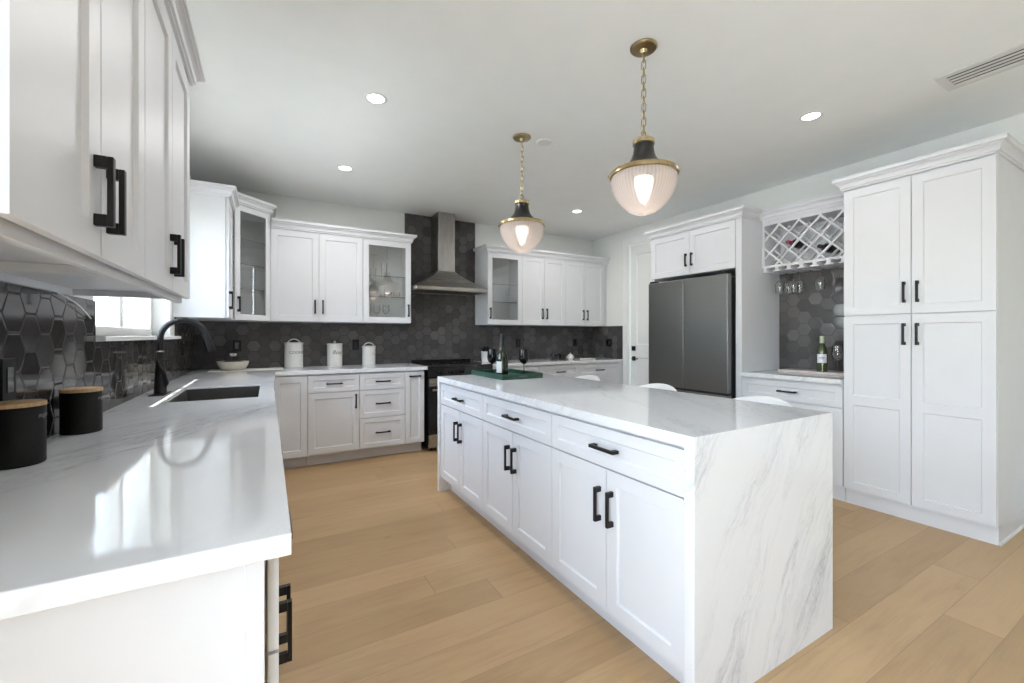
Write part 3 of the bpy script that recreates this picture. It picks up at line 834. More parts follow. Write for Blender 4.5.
# loose cable below the near cabinets
m = MB(); p0, p1 = Vector((XL + 0.022, 1.93, UB - 0.002)), Vector((XL + 0.018, 2.25, 1.305))
pts = [p0.lerp(p1, k / 10) + Vector((0.004 * math.sin(k / 10 * PI), 0, 0.010 * math.sin(k / 10 * PI))) for k in range(11)]
m.tube(pts, 0.0022, 8); tag(m.build('light_cable', TRIM), 'thin white cable hanging below the near wall cabinets', 'cable')

# ================================================================ right wall units
XF_ = 3.72; DR = XR - 0.002 - XF_
# pantry
t = thing('pantry_cabinet', 'tall white pantry cabinet with four shaker doors', 'cabinet', (XF_, 1.518, 0), RM90)
w = 0.765
carcass(t, w, DR, 0.108, 2.315)
MB().box(0.0006, w, 0.018, 0.036, 0, 0.107).box(w - 0.018, w, 0.036, DR, 0, 0.107).box(0.0006, 0.018, 0.036, DR, 0, 0.107).build('toe_kick', WHITE, t, smooth=False)
door(t, 0, w / 2, 1.386, 2.302, w / 2 - .034, 1.53, L=.14); door(t, w / 2, w, 1.386, 2.302, w / 2 + .034, 1.53, L=.14)
door(t, 0, w / 2, 0.112, 1.382, w / 2 - .034, 1.25, L=.145, mid=0.77); door(t, w / 2, w, 0.112, 1.382, w / 2 + .034, 1.25, L=.145, mid=0.77)
MB().sweep([(-0.002, -0.022 + 0.3), (-0.002, -0.022), (w + .001, -0.022), (w + .001, DR)], [(o_, z_) for o_, z_ in crown_prof(2.3155, drop=0.008)]).build('crown', WHITE, t, smooth=False)
MB().box(w + 0.0005, w + 0.012, 0.02, DR, 0, 0.018).build('shoe_molding', TRIM, t, bevel=0.003)

# alcove base cabinet + worktop
w = 0.778
base_cab('white base cabinet under the wine rack, drawer over two doors', (XF_, 2.2995, 0), RM90, w, DR, drawer_doors(w), toe=0.02)
tag(MB().box(3.672, XR - 0.0005, 1.5215, 2.2995, H - 0.036, H).build('worktop', QUARTZ, bevel=0.0025), 'small white quartz worktop in the niche between fridge and pantry', 'countertop')

# fridge surround
t = thing('fridge_surround_cabinet', 'white cabinet with two short doors above the refrigerator and full-height side panels', 'cabinet', (XF_, 3.345, 0), RM90)
w = 1.043; FB = 1.862
m = MB().box(0.03, w - 0.055, 0, DR, FB, 2.315)
m.build('body', WHITE, t, smooth=False)
MB().box(0.0, 0.03, -0.001, DR, 0, 2.315).build('side_panel', WHITE, t, smooth=False)
MB().box(w - 0.055, w, -0.018, DR, 0, 2.315).build('side_panel', WHITE, t, bevel=0.001)
door(t, 0.0, (w - .055) / 2, FB, 2.302, (w - .055) / 2 - .034, 2.01, L=.13); door(t, (w - .055) / 2, w - .057, FB, 2.302, (w - .055) / 2 + .034, 2.01, L=.13)
MB().sweep([(-0.001, DR), (-0.001, -0.022), (w + .001, -0.022), (w + .001, 0.225)], crown_prof(2.3155, drop=0.008)).build('crown', WHITE, t, smooth=False)

# refrigerator
FX = 3.615
t = thing('refrigerator', 'dark stainless four-door refrigerator recessed in white surround', 'refrigerator', (FX, 3.306, 0), RM90)
w = 0.930; fm = w / 2 - 0.012
MB().box(0.006, w - 0.012, 0.075, 0.68, 0.03, 1.785).build('body', simple('fridge_side', (0.05, 0.05, 0.05), 0.4, metal=0.5), t, bevel=0.004)


def fdoor(x0, x1, z0, z1, edge):
    d = MB().box(x0, x1, 0.0, 0.062, z0, z1).build('door', FRIDGE, t, bevel=0.006)
    return d


fdoor(0.0, fm - 0.003, 0.712, 1.806, 1); fdoor(fm + 0.003, w - 0.004, 0.712, 1.806, 0)
fdoor(0.0, fm - 0.003, 0.035, 0.688, 1); fdoor(fm + 0.003, w - 0.004, 0.035, 0.688, 0)
MB().box(0.004, w - 0.008, 0.012, 0.074, 0.690, 0.710).box(fm - 0.0025, fm + 0.0025, 0.012, 0.070, 0.04, 1.80).build('gasket', GAP, t)
for x in (0.05, w - 0.06):
    for y in (0.12, 0.62): MB().cyl((x, y, 0), (x, y, 0.031), 0.02, 12).build('foot', BLKPL, t)
MB().box(0.01, 0.09, 0.01, 0.07, 1.8065, 1.825).box(w - 0.1, w - 0.02, 0.01, 0.07, 1.8065, 1.825).build('hinge_cover', BLKPL, t, bevel=0.003)

# wine rack
t = thing('wine_rack', 'white lattice wine rack with stemware rails between fridge and pantry', 'wine rack', (4.02, 2.2985, 0), RM90)
w = 0.776; D = XR - 0.0105 - 4.02; Z0, Z1 = 1.865, 2.315
T = 0.02
m = MB().box(0, T, 0, D, Z0, Z1).box(w - T, w, 0, D, Z0, Z1).box(T, w - T, 0, D, Z1 - 0.055, Z1).box(T, w - T, 0, D, Z0, Z0 + 0.022).box(T, w - T, D - 0.01, D, Z0 + .022, Z1 - .055)
m.build('frame', WHITE, t, smooth=False)


def lattice(y0, y1):
    m = MB(); a0, a1, b0, b1 = T, w - T, Z0 + 0.022, Z1 - 0.055; P_ = 0.166; hw = 0.0085
    for sg in (1, -1):
        for k in range(-8, 16):
            c = k * P_ + (0.116 if sg > 0 else 0.017)
            # line: x = c + sg*(z-b0)
            lo, hi = b0, b1
            if sg > 0: lo = max(lo, b0 + (a0 - c)); hi = min(hi, b0 + (a1 - c))
            else: lo = max(lo, b0 + (c - a1)); hi = min(hi, b0 + (c - a0))
            if hi - lo < 0.02: continue
            p, q = (c + sg * (lo - b0), lo), (c + sg * (hi - b0), hi)
            h = hw / math.sqrt(2); yo = y0 + (0.0 if sg > 0 else 0.0006)
            ln = Vector((q[0] - p[0], q[1] - p[1])).normalized(); nn = Vector((-ln.y, ln.x)) * hw * 0.95
            V = [(p[0] + nn.x, p[1] + nn.y), (p[0] - nn.x, p[1] - nn.y), (q[0] - nn.x, q[1] - nn.y), (q[0] + nn.x, q[1] + nn.y)]
            m.add([(x, yo, z) for x, z in V] + [(x, y1, z) for x, z in V], [(0, 1, 2, 3), (7, 6, 5, 4), (0, 4, 5, 1), (1, 5, 6, 2), (2, 6, 7, 3), (3, 7, 4, 0)])
    return m


lattice(0.002, 0.018).build('lattice', WHITE, t, smooth=False)
lattice(0.17, 0.186).build('lattice', WHITE, t, smooth=False)
# stemware rails
m = MB(); nr = 7; pitch = (w - 0.05) / nr
for k in range(nr + 1):
    xc = 0.025 + k * pitch
    a, b = (max(0.0, xc - 0.016), min(w, xc + 0.016))
    m.box(a, b, 0.0, D, Z0 - 0.026, Z0)
    m.box(max(0.0, xc - 0.034), min(w, xc + 0.034), 0.0, D, Z0 - 0.036, Z0 - 0.026)
m.build('stemware_rail', WHITE, t, smooth=False)
MB().sweep([(0, -0.001), (w, -0.001)], crown_prof(Z1 + .0005, out=0.045, drop=0.02)).build('crown', WHITE, t, smooth=False)

# ================================================================ island
IX0, IX1, IY0, IY1 = 1.179, 2.073, 0.889, 3.260
PT = 0.040
m = MB().box(IX0, IX1, IY0, IY1, H - PT, H).box(IX0, IX1, IY0, IY0 + PT, 0, H - PT).box(IX0, IX1, IY1 - PT, IY1, 0, H - PT)
m = MB().cells([IY0, IY0 + PT, IY1 - PT, IY1], [0, H - PT, H], lambda i, j: not (i == 1 and j == 0), IX0, IX1, lambda u, v, w: (w, u, v))
tag(m.build('waterfall_worktop', QUARTZ, bevel=0.0015, smooth=False), 'white veined quartz island worktop with waterfall ends down to the floor', 'countertop')
yst = IY1 - PT - 0.001; yen = IY0 + PT + 0.001; wI = (yst - yen) / 3
il = ['white island cabinet at the far end near the range, drawer over two doors', 'middle white island cabinet, drawer over two doors', 'white island cabinet nearest the camera, drawer over two doors']
for k in range(3):
    t = base_cab(il[k], (1.212, yst - k * wI, 0), RM90, wI, 0.56, drawer_doors(wI), toe=0.065)
tag(MB().box(1.774, 1.79, yen, yst, 0, 0.872).build('island_back_panel', WHITE), 'white panel along the seating side of the island', 'panel')


# ================================================================ stools
def stool():
    t = thing('counter_stool', '', 'stool')
    m = MB(); nA, nZ = 20, 9; vs = []
    ow = lambda a: 0.205 + 0.02 * math.cos(a)
    for j in range(nZ + 1):
        for i in range(nA + 1):
            a = -PI * 0.62 + 1.24 * PI * i / nA; q = j / nZ
            top = 0.66 + 0.231 * (max(0.0, math.cos(a * 0.72)) ** 0.9)
            z = 0.62 + (top - 0.62) * q; r = 0.20 + 0.045 * q
            vs.append((r * math.cos(a), r * math.sin(a) * 1.0, z))
    fs = [(j * (nA + 1) + i, j * (nA + 1) + i + 1, (j + 1) * (nA + 1) + i + 1, (j + 1) * (nA + 1) + i) for j in range(nZ) for i in range(nA)]
    m.add(vs, fs); o = m.build('backrest', STOOLW, t); q = o.modifiers.new('shell', 'SOLIDIFY'); q.thickness = 0.022; q.offset = 0
    q = o.modifiers.new('round', 'SUBSURF'); q.levels = 1; q.render_levels = 1
    MB().lathe([(0, 0), (0.16, 0), (0.185, 0.012), (0.190, 0.03), (0.185, 0.05), (0.14, 0.062), (0, 0.064)], (0, 0, 0.59), 32).build('seat', STOOLW, t)
    for sx in (-1, 1):
        for sy in (-1, 1): MB().tube([(sx * 0.12, sy * 0.12, 0.595), (sx * 0.19, sy * 0.19, 0.0)], [0.013, 0.009], 12).build('leg', BLACK, t)
    m = MB(); m.tube([(0.155, 0.155, 0.24), (0.155, -0.155, 0.24), (-0.155, -0.155, 0.24), (-0.155, 0.155, 0.24)], 0.007, 8, closed=True); m.build('foot_ring', BLACK, t)
    return t


s0 = stool()
for i, (y, lab) in enumerate([(2.93, 'white counter stool behind the island, farthest from the camera'), (2.15, 'middle white counter stool behind the island, in front of the refrigerator'), (1.40, 'white counter stool behind the island, in front of the wine niche')]):
    o = s0 if i == 0 else copy_tree(s0)
    o.location = (2.26, y, 0); tag(o, lab, 'stool', 'white counter stools behind the island')


# ================================================================ pendants, downlights, ceiling bits
def pendant():
    """origin at the centre of the brass ring, ceiling plate above"""
    t = thing('pendant_light', '', 'light'); TOP = ZC - 2.058
    MB().lathe([(0, 0), (0.066, 0), (0.066, -0.008), (0.060, -0.014), (0.02, -0.018), (0.012, -0.032), (0, -0.034)], (0, 0, TOP - 0.0005), 36).build('canopy', BRASS, t)
    m = MB(); z = TOP - 0.032; k = 0; L, Wd, r = 0.047, 0.0105, 0.0026; zend = 0.245
    while z > zend:
        pts = []
        for i in range(20):
            a = 2 * PI * i / 20; px = Wd * math.cos(a); pz = (L / 2 - Wd) * (1 if math.sin(a) > 0 else -1) + Wd * math.sin(a)
            c, s_ = (math.cos(0.5), math.sin(0.5)) if k % 2 == 0 else (-math.sin(0.5), math.cos(0.5))
            pts.append((c * px, s_ * px, z - L / 2 + pz))
        m.tube(pts, r, 8, closed=True); z -= L - 4.2 * r; k += 1
    m.build('chain', BRASS, t)
    zb = z
    m = MB(); m.lathe([(0, zb - 0.022), (0.006, zb - 0.022), (0.008, 0.178), (0.013, 0.170), (0.0, 0.168)], seg=20)
    m.tube([(0.014 * math.cos(a), 0, zb - 0.010 + 0.014 * math.sin(a)) for a in [2 * PI * i / 20 for i in range(20)]], 0.003, 8, closed=True)
    m.lathe([(0.0, 0.170), (0.050, 0.170), (0.054, 0.166), (0.054, 0.146), (0.048, 0.144)], seg=36)
    m.build('collar', BRASS, t)
    MB().lathe([(0.048, 0.145), (0.049, 0.125), (0.053, 0.100), (0.061, 0.078), (0.073, 0.058), (0.088, 0.042), (0.104, 0.028), (0.108, 0.017)], seg=40).build('shade_neck', simple('black_enamel', (0.014, 0.014, 0.014), 0.3), t)
    m = MB().lathe([(0.096, 0.020), (0.125, 0.016), (0.152, 0.012), (0.165, 0.008), (0.169, 0.002), (0.169, -0.014), (0.165, -0.018), (0.160, -0.014), (0.159, 0.000), (0.09, 0.014)], seg=48)
    for a in (0.4, 0.4 + 2 * PI / 3, 0.4 + 4 * PI / 3):
        m.cyl((0.165 * math.cos(a), 0.165 * math.sin(a), -0.008), (0.178 * math.cos(a), 0.178 * math.sin(a), -0.008), 0.006, 12)
    m.build('ring', BRASS, t)
    pr = [(0.156, -0.014), (0.161, -0.026), (0.160, -0.045), (0.154, -0.075), (0.141, -0.108), (0.120, -0.141), (0.093, -0.170), (0.064, -0.191), (0.036, -0.203), (0.016, -0.208), (0.0, -0.210)]
    MB().lathe(pr, seg=72).build('glass_shade', RIB, t)
    MB().lathe([(0, -0.019), (0.044, -0.020), (0.050, -0.034), (0.046, -0.060), (0.034, -0.100), (0.018, -0.140), (0.008, -0.152), (0, -0.154)], (0, 0, 0), 28).build('bulb_glow_cone', BULB, t)  # glowing cone shaped like the bulb's bright reflection inside the shade
    MB().lathe([(0.0, 0.03), (0.018, 0.03), (0.018, -0.018), (0, -0.018)], (0, 0, 0.0), 20).build('socket', BRASS, t)
    l = bpy.data.lights.new('pendant_glow', 'POINT'); l.energy = 0.5; l.color = (1.0, 0.90, 0.80); l.shadow_soft_size = 0.03
    o = bpy.data.objects.new('pendant_glow', l); COL.objects.link(o); o.parent = t; o.location = (0, 0, -0.14)
    return t


p0 = pendant(); p1 = copy_tree(p0)
p0.location = (1.65, 1.54, 2.058); p1.location = (1.62, 2.68, 2.058)
tag(p0, 'brass and black pendant with ribbed glass over the near half of the island', 'pendant light', 'pendants over the island')
tag(p1, 'brass and black pendant with ribbed glass nearest the range hood', 'pendant light', 'pendants over the island')


def downlight():
    t = thing('ceiling_downlight', '', 'light')
    MB().lathe([(0.049, -0.001), (0.051, -0.005), (0.064, -0.004), (0.068, -0.0008)], seg=40).build('trim_ring', TRIM, t)
    MB().lathe([(0.0, -0.003), (0.049, -0.003)], seg=40).build('lens', LAMPD, t)
    l = bpy.data.lights.new('downlight_beam', 'AREA'); l.shape = 'DISK'; l.size = 0.09; l.energy = 7.5; l.color = (1.0, 0.985, 0.975)
    o = bpy.data.objects.new('downlight_beam', l); COL.objects.link(o); o.parent = t; o.location = (0, 0, -0.010)
    return t


dl0 = downlight()
for i, (x, y, lab) in enumerate([(0.576, 2.69, 'round recessed ceiling downlight on the left, the nearer of the left pair'), (0.582, 3.94, 'round recessed ceiling downlight over the floor before the canister counter'),
                                 (3.133, 1.47, 'round recessed ceiling downlight in front of the pantry cabinet'), (3.138, 3.95, 'round recessed ceiling downlight toward the far right room corner'),
                                 (3.133, 2.69, 'round recessed ceiling downlight hidden behind the nearer pendant'), (0.576, 0.05, 'unseen ceiling downlight added for fill behind the camera on the left')]):  # both lamps on this line are unseen, added for fill light
    o = dl0 if i == 0 else copy_tree(dl0); o.location = (x, y, ZC); tag(o, lab, 'downlight', 'recessed ceiling downlights')
    if y < 1 and x < 2:
        for c in children(o):
            if c.type == 'LIGHT': c.data = c.data.copy(); c.data.energy = 2.5
    if x > 2:      # the lamps on the fridge side run dimmer
        for c in children(o):
            if c.type == 'LIGHT': c.data = c.data.copy(); c.data.energy = 7.0 if y > 3 else 1.6
tag(MB().lathe([(0, -0.012), (0.050, -0.012), (0.058, -0.006), (0.060, -0.0008)], (1.803, 2.66, ZC), 36).build('ceiling_cover_plate', TRIM), 'small round white cover plate on the ceiling beside the far pendant', 'cover plate')
# vent
t = thing('ceiling_vent', 'white ceiling air vent with four long slots above the pantry', 'vent', (3.397, 0.62, ZC))
m = MB().cells([-0.120, -0.078, 0.078, 0.120], [-0.29, -0.25, 0.25, 0.29], lambda i, j: not (i == 1 and j == 1), -0.008, -0.0006, lambda u, v, w: (u, v, w)); m.build('frame', GREYM, t, bevel=0.002, smooth=False)
m = MB()
for x0, x1 in ((-0.078, -0.070), (-0.053, -0.0305), (-0.0135, 0.009), (0.026, 0.0485), (0.0655, 0.078)):
    m.box(x0, x1, -0.25, 0.25, -0.0050, -0.0030)
m.build('louvers', GREYM, t, smooth=False)
MB().box(-0.078, 0.078, -0.25, 0.25, -0.0007, -0.0003).build('slot_shade', VENTD, t, smooth=False)  # flat dark sheet, its colour stands in for shade in the slots


# ================================================================ outlets
def outlet(loc, rz, label, w=0.072, gang=1):
    t = thing('wall_outlet', label, 'outlet', loc, rz, 'black wall outlets')
    MB().box(-w / 2, w / 2, -0.006, 0, -0.058, 0.058).build('cover_plate', BLKPL, t, bevel=0.002)
    for g_ in range(gang):
        c = (g_ - (gang - 1) / 2) * 0.046
        m = MB(); m.box(c - 0.0165, c + 0.0165, -0.0085, -0.006, -0.034, 0.034); m.build('receptacle', BLKGL, t, bevel=0.001)
    return t


yo = YB - 0.0102
outlet((-0.265, yo, 1.14), 0, 'black outlet on back wall above the cream bowl')
outlet((0.855, yo, 1.14), 0, 'black outlet between the second and third white canisters')
outlet((2.976, yo, 1.14), 0, 'black outlet on the back wall above the far black wine glass')
outlet((3.96, yo, 1.14), 0, 'black outlet on the back wall right of the black pots')
outlet((XR - 0.0102, 4.672, 1.14), RM90, 'wide black outlet on the tiled return beside the panelled door', w=0.118, gang=2)
outlet((XL + 0.0102, 4.36, 1.14), R90, 'black outlet on the sink wall behind the faucet')
outlet((XL + 0.0102, 1.655, 1.12), R90, 'black outlet on the sink wall above the black canisters')


# ================================================================ small objects
def text(body, size, mat, parent, name='lettering', loc=(0, 0, 0), rot=(PI / 2, 0, 0), shear=0.0, sx=1.0, r=None):
    """raised lettering; with r it is wrapped on a vertical cylinder of radius r"""
    c = bpy.data.curves.new(name, 'FONT'); c.body = body; c.size = size; c.align_x = 'CENTER'; c.align_y = 'CENTER'; c.shear = shear
    c.resolution_u = 3
    tmp = bpy.data.objects.new('tmp_text', c); COL.objects.link(tmp)
    dg = bpy.context.evaluated_depsgraph_get(); me = bpy.data.meshes.new_from_object(tmp.evaluated_get(dg))
    bpy.data.objects.remove(tmp)
    for v in me.vertices:
        x, y = v.co.x * sx, v.co.y
        if r: v.co = (r * math.sin(x / r), -r * math.cos(x / r), y)
        else: v.co = (x, 0, y)
    me.materials.clear(); me.materials.append(mat)
    o = bpy.data.objects.new(name, me); COL.objects.link(o); o.parent = parent; o.location = loc
    o.rotation_euler = (0, 0, rot if not isinstance(rot, tuple) else 0)
    return o


def white_canister(loc, r, h, txt, label, knob=False, mat=INK, size=0.03, shear=0.0, tw=0.35):
    t = thing('white_canister', label, 'canister', loc, 0, 'white canisters by the backsplash')
    MB().lathe([(0, 0), (r - 0.002, 0), (r, 0.004), (r, h - 0.012), (0, h - 0.012)], seg=48).build('body', CER, t)
    lid = MB().lathe([(0, h - 0.0118), (r + 0.003, h - 0.0118), (r + 0.003, h + 0.004), (r - 0.003, h + 0.008), (0, h + 0.009)], seg=48).build('lid', CER, t)
    if knob: MB().lathe([(0.0, h + 0.036), (0.010, h + 0.034), (0.014, h + 0.026), (0.009, h + 0.014), (0.011, h + 0.0085)], seg=20).build('knob', CER, lid)
    else:
        MB().tube([(0.044 * math.cos(a) * (1 + .25 * (1 - math.sin(a))), 0, h + 0.008 + 0.034 * math.sin(a)) for a in [PI * i / 14 for i in range(15)]], 0.006, 10, sx=1.3).build('handle', CER, lid)
    text(txt, size, mat, t, r=r + 0.0006, rot=tw, shear=shear, loc=(0, 0, h * 0.62))
    return t


white_canister((0.232, 4.938, H + .0005), 0.086, 0.248, 'COOKIES', 'tallest white canister, lettered COOKIES, loop handle on lid', tw=0.42, size=0.040)
white_canister((0.625, 4.943, H + .0005), 0.076, 0.236, 'flour', 'white canister lettered flour with a knob lid, middle of three', knob=True, size=0.062, shear=0.35, tw=0.30)
white_canister((0.982, 4.946, H + .0005), 0.070, 0.205, 'tea', 'smallest white canister, nearest the range, small tan lettering', mat=TANINK, size=0.030, tw=0.45)


def black_canister(loc, r, h, label):
    t = thing('black_canister', label, 'canister', loc, 0, 'black canisters with bamboo lids')
    m = MB(); seg = 60; rows = 30; vs = []
    for j in range(rows + 1):
        z = 0.003 + (h - 0.018) * j / rows
        for k in range(seg):
            a = 2 * PI * k / seg; d = 0.0011 * abs(math.sin(a * 10 + j * 0.62)) * abs(math.sin(a * 10 - j * 0.62)) * (1 if 1 < j < rows - 2 else 0)
            vs.append(((r - d) * math.cos(a), (r - d) * math.sin(a), z))
    fs = [(j * seg + k, j * seg + (k + 1) % seg, (j + 1) * seg + (k + 1) % seg, (j + 1) * seg + k) for j in range(rows) for k in range(seg)]
    m.add(vs, fs); m.lathe([(r, h - 0.015), (r + 0.0008, h - 0.013), (r, h - 0.011), (0, h - 0.011)], seg=seg).lathe([(0, 0), (r - 0.002, 0), (r, 0.003)], seg=seg)
    m.build('body', CANBLK, t)
    MB().lathe([(0, h - 0.0108), (r + 0.001, h - 0.0108), (r + 0.001, h - 0.001), (r - 0.001, h), (0, h)], seg=60).build('lid', BAMBOO, t)
    text('sugar', 0.017, WHITEINK, t, r=r + 0.0012, rot=1.42, shear=0.3, loc=(0, 0, h * 0.78))
    return t


black_canister((-0.550, 1.548, H + .0005), 0.053, 0.157, 'black textured canister with bamboo lid, cut by the left picture edge')
black_canister((-0.545, 1.965, H + .0005), 0.052, 0.147, 'black textured canister with bamboo lid, closer to the faucet')

# cream bowl on a mat
tag(MB().box(-0.47, 0.13, 4.66, 4.93, H + .0004, H + .004).build('counter_mat', PAPER, bevel=0.001), 'thin pale mat under the cream bowl in the corner', 'mat')
t = thing('serving_bowl', 'shallow cream bowl in the corner of the back counter', 'bowl', (-0.285, 4.79, H + .0045))
MB().lathe([(0, 0), (0.075, 0), (0.102, 0.014), (0.120, 0.046), (0.130, 0.080), (0.125, 0.081), (0.115, 0.048), (0.09, 0.018), (0, 0.012)], seg=48).build('shell', CREAM, t)
tag(MB().lathe([(0, 0.090), (0.05, 0.088), (0.09, 0.078), (0.108, 0.062), (0.108, 0.045), (0, 0.020)], (-0.285, 4.79, H + .0045), seg=32).build('dried_leaves', DARKSTUFF), 'dark filling heaped in the cream bowl', 'filling')
t = thing('white_blossom', 'small white blossom rising from the cream bowl', 'flower', (-0.285, 4.79, H + .0985))
m = MB(); rr = random.Random(5)
for k in range(7):
    a = 2 * PI * k / 7; M_ = Matrix.Rotation(a, 4, 'Z') @ Matrix.Rotation(0.9, 4, 'Y')
    m.lathe([(0, 0), (0.010, 0.008), (0.013, 0.020), (0.008, 0.032), (0, 0.036)], (0, 0, 0.035), 10, M_ @ Matrix.Diagonal((1, 0.35, 1, 1)))
m.build('petals', simple('petal', (0.7, 0.7, 0.7), 0.5), t); MB().tube([(0, 0, -0.004), (0.004, 0.0, 0.02), (0, 0, 0.036)], 0.002, 8).tube([(0, 0, 0.03), (0.008, 0, 0.075), (0.02, 0, 0.12)], 0.0015, 6).build('stem', BOTTLEG, t)

# utensil crock / knife block right of the range
t = thing('utensil_crock', 'white crock of black-handled utensils right of the range', 'crock', (2.372, 4.80, H + .0005))
MB().lathe([(0, 0), (0.048, 0), (0.052, 0.004), (0.058, 0.120), (0.064, 0.130), (0.059, 0.131), (0.050, 0.03), (0, 0.02)], seg=40).build('pot', CER, t)
for k, (dx, dy, hh) in enumerate([(-0.030, 0.0, 0.045), (-0.004, -0.028, 0.055), (0.026, 0.008, 0.062), (0.002, 0.026, 0.065), (0.032, -0.020, 0.040)]):
    MB().tube([(dx * .5, dy * .5, 0.03), (dx, dy, 0.125), (dx * 1.2, dy * 1.2, 0.130 + hh * .5), (dx * 1.4, dy * 1.4, 0.130 + hh)], [0.005, 0.007, 0.016, 0.012], 10).build('utensil', BLKPL, t)


# black pots and white sugar jar
def pot(loc, r, h, label):
    t = thing('black_pot', label, 'pot', loc, 0)
    MB().lathe([(0, 0), (r * .92, 0), (r, 0.006), (r, h), (r - .003, h + .001), (r - .004, .01), (0, .006)], seg=36).build('body', BLKGL, t)
    lid = MB().lathe([(0, h + .012), (r * .5, h + .010), (r + .001, h + .003), (r + .001, h + .0015)], seg=36).build('lid', simple('steel_lid', (.5, .5, .5), .25, metal=1), t)
    MB().lathe([(0, h + .026), (.009, h + .024), (.006, h + .0115)], seg=16).build('knob', BLKPL, lid)
    MB().tube([(-r, -.015, h * .8), (-r - .02, -.012, h * .8), (-r - .02, .012, h * .8), (-r, .015, h * .8)], .004, 8).build('handle', BLKPL, t)
    return t


pot((3.335, 4.68, H + .0005), 0.050, 0.082, 'small black pot on the back counter, left of the pair')
pot((3.480, 4.70, H + .0005), 0.052, 0.082, 'small black pot touching the white sugar jar, right of the pair')
t = thing('sugar_jar', 'small white lidded jar beside the black pots', 'jar', (3.62, 4.70, H + .0005))
MB().lathe([(0, 0), (.030, 0), (.042, .014), (.044, .036), (.036, .056), (0, .058)], seg=32).build('body', CER, t)
l = MB().lathe([(.037, .0585), (.030, .068), (.010, .074), (.006, .078), (.010, .084), (.007, .090), (0, .092)], seg=24).build('lid', CER, t)
MB().tube([(.040, 0, .045), (.060, 0, .045), (.062, 0, .022), (.043, 0, .016)], .003, 8).tube([(-.040, 0, .045), (-.060, 0, .045), (-.062, 0, .022), (-.043, 0, .016)], .003, 8).build('handle', CER, t)
t = thing('folded_napkin', 'folded pale napkin lying right of the white sugar jar', 'napkin', (3.86, 4.62, H + .0005), 0.15)
m = MB()
for k in range(3): m.box(-.10 + .004 * k, .10 - .006 * k, -.06, .06 - .004 * k, .0042 * k, .0042 * k + .0038)
m.build('cloth', PAPER, t, bevel=.0015)

# tray on the island
A = 0.02
t = thing('serving_tray', 'dark green rectangular serving tray on the island', 'tray', (1.660, 3.000, H + .0005), A)
a, b, hh, T = 0.180, 0.262, 0.038, 0.010
MB().box(-a, a, -b, b, 0, 0.008).build('base', GREEN, t, bevel=.001)
m = MB().cells([-a, -a + T, a - T, a], [-b, -b + T, b - T, b], lambda i, j: not (i == 1 and j == 1), 0.0082, hh, lambda u, v, w: (u, v, w)); m.build('rim', GREEN, t, bevel=.0015, smooth=False)
MB().box(-.035, .035, -b - .0012, -b - .0002, .014, .024).build('handle_plate', simple('tray_plate', (.09, .15, .12), .4, metal=.6), t)


def wineglass(loc, label, mat, H_=0.20, rb=0.036, group=None, up=True, name='wine_glass', cat='wine glass'):
    t = thing(name, label, cat, loc, 0, group)
    M_ = None if up else Matrix.Rotation(PI, 4, 'X')
    s_ = H_ / 0.20; rr = rb / 0.036
    bowl = [(0.003, .085), (.012, .088), (.026, .100), (.034, .120), (.036, .140), (.034, .165), (.0305, .20), (.0290, .20), (.0325, .165), (.0345, .140), (.032, .121), (.024, .102), (0, .092)]
    MB().lathe([(r * rr, z * s_) for r, z in bowl], seg=32, M=M_).build('bowl', mat, t)
    MB().lathe([(0.0, .0862 * s_), (.0032, .085 * s_), (.003, .04 * s_), (.004, .008 * s_), (.010, .003), (.031 * rr, .0015), (.031 * rr, 0), (0, 0)], seg=28, M=M_).build('stem', mat, t)
    return t


zt = H + .0088
wineglass((1.600, 3.120, zt), 'black wine glass standing behind the dark green bottle', BLACKGLASS, 0.205, 0.042)
wineglass((1.795, 2.940, zt), 'black wine glass standing alone on the right of the green tray', BLACKGLASS, 0.205, 0.042)


def bottle_prof(s_=1.0, r=0.038):
    return [(0, 0.0), (r - .004, 0), (r, .004), (r, .165), (r * .93, .19), (r * .55, .225), (.0155, .245), (.014, .26), (.014, .295), (.0155, .296), (.0155, .303), (0, .303)]


t = thing('champagne_bottle', 'dark green champagne bottle with black foil neck on the green tray', 'bottle', (1.635, 3.01, zt))
MB().lathe([(0, 0), (.043, 0), (.047, .004), (.047, .125), (.042, .155), (.028, .195), (.020, .225), (.017, .25), (0, .25)], seg=40).build('body', BOTTLEG, t)
MB().lathe([(.0215, .222), (.0182, .250), (.0175, .290), (.0205, .294), (.0205, .318), (.018, .328), (0, .330)], seg=32).build('foil', FOIL, t)


def label_arc(parent, r, z0, z1, a0, a1, mat, name='label'):
    m = MB(); n = 14; vs = []
    for k in range(n + 1):
        a = a0 + (a1 - a0) * k / n
        for z in (z0, z1): vs.append((r * math.cos(a), r * math.sin(a), z))
    m.add(vs, [(2 * k, 2 * k + 2, 2 * k + 3, 2 * k + 1) for k in range(n)]); return m.build(name, mat, parent)


label_arc(t, .0476, .022, .112, PI * .86, PI * 1.30, LABELM)

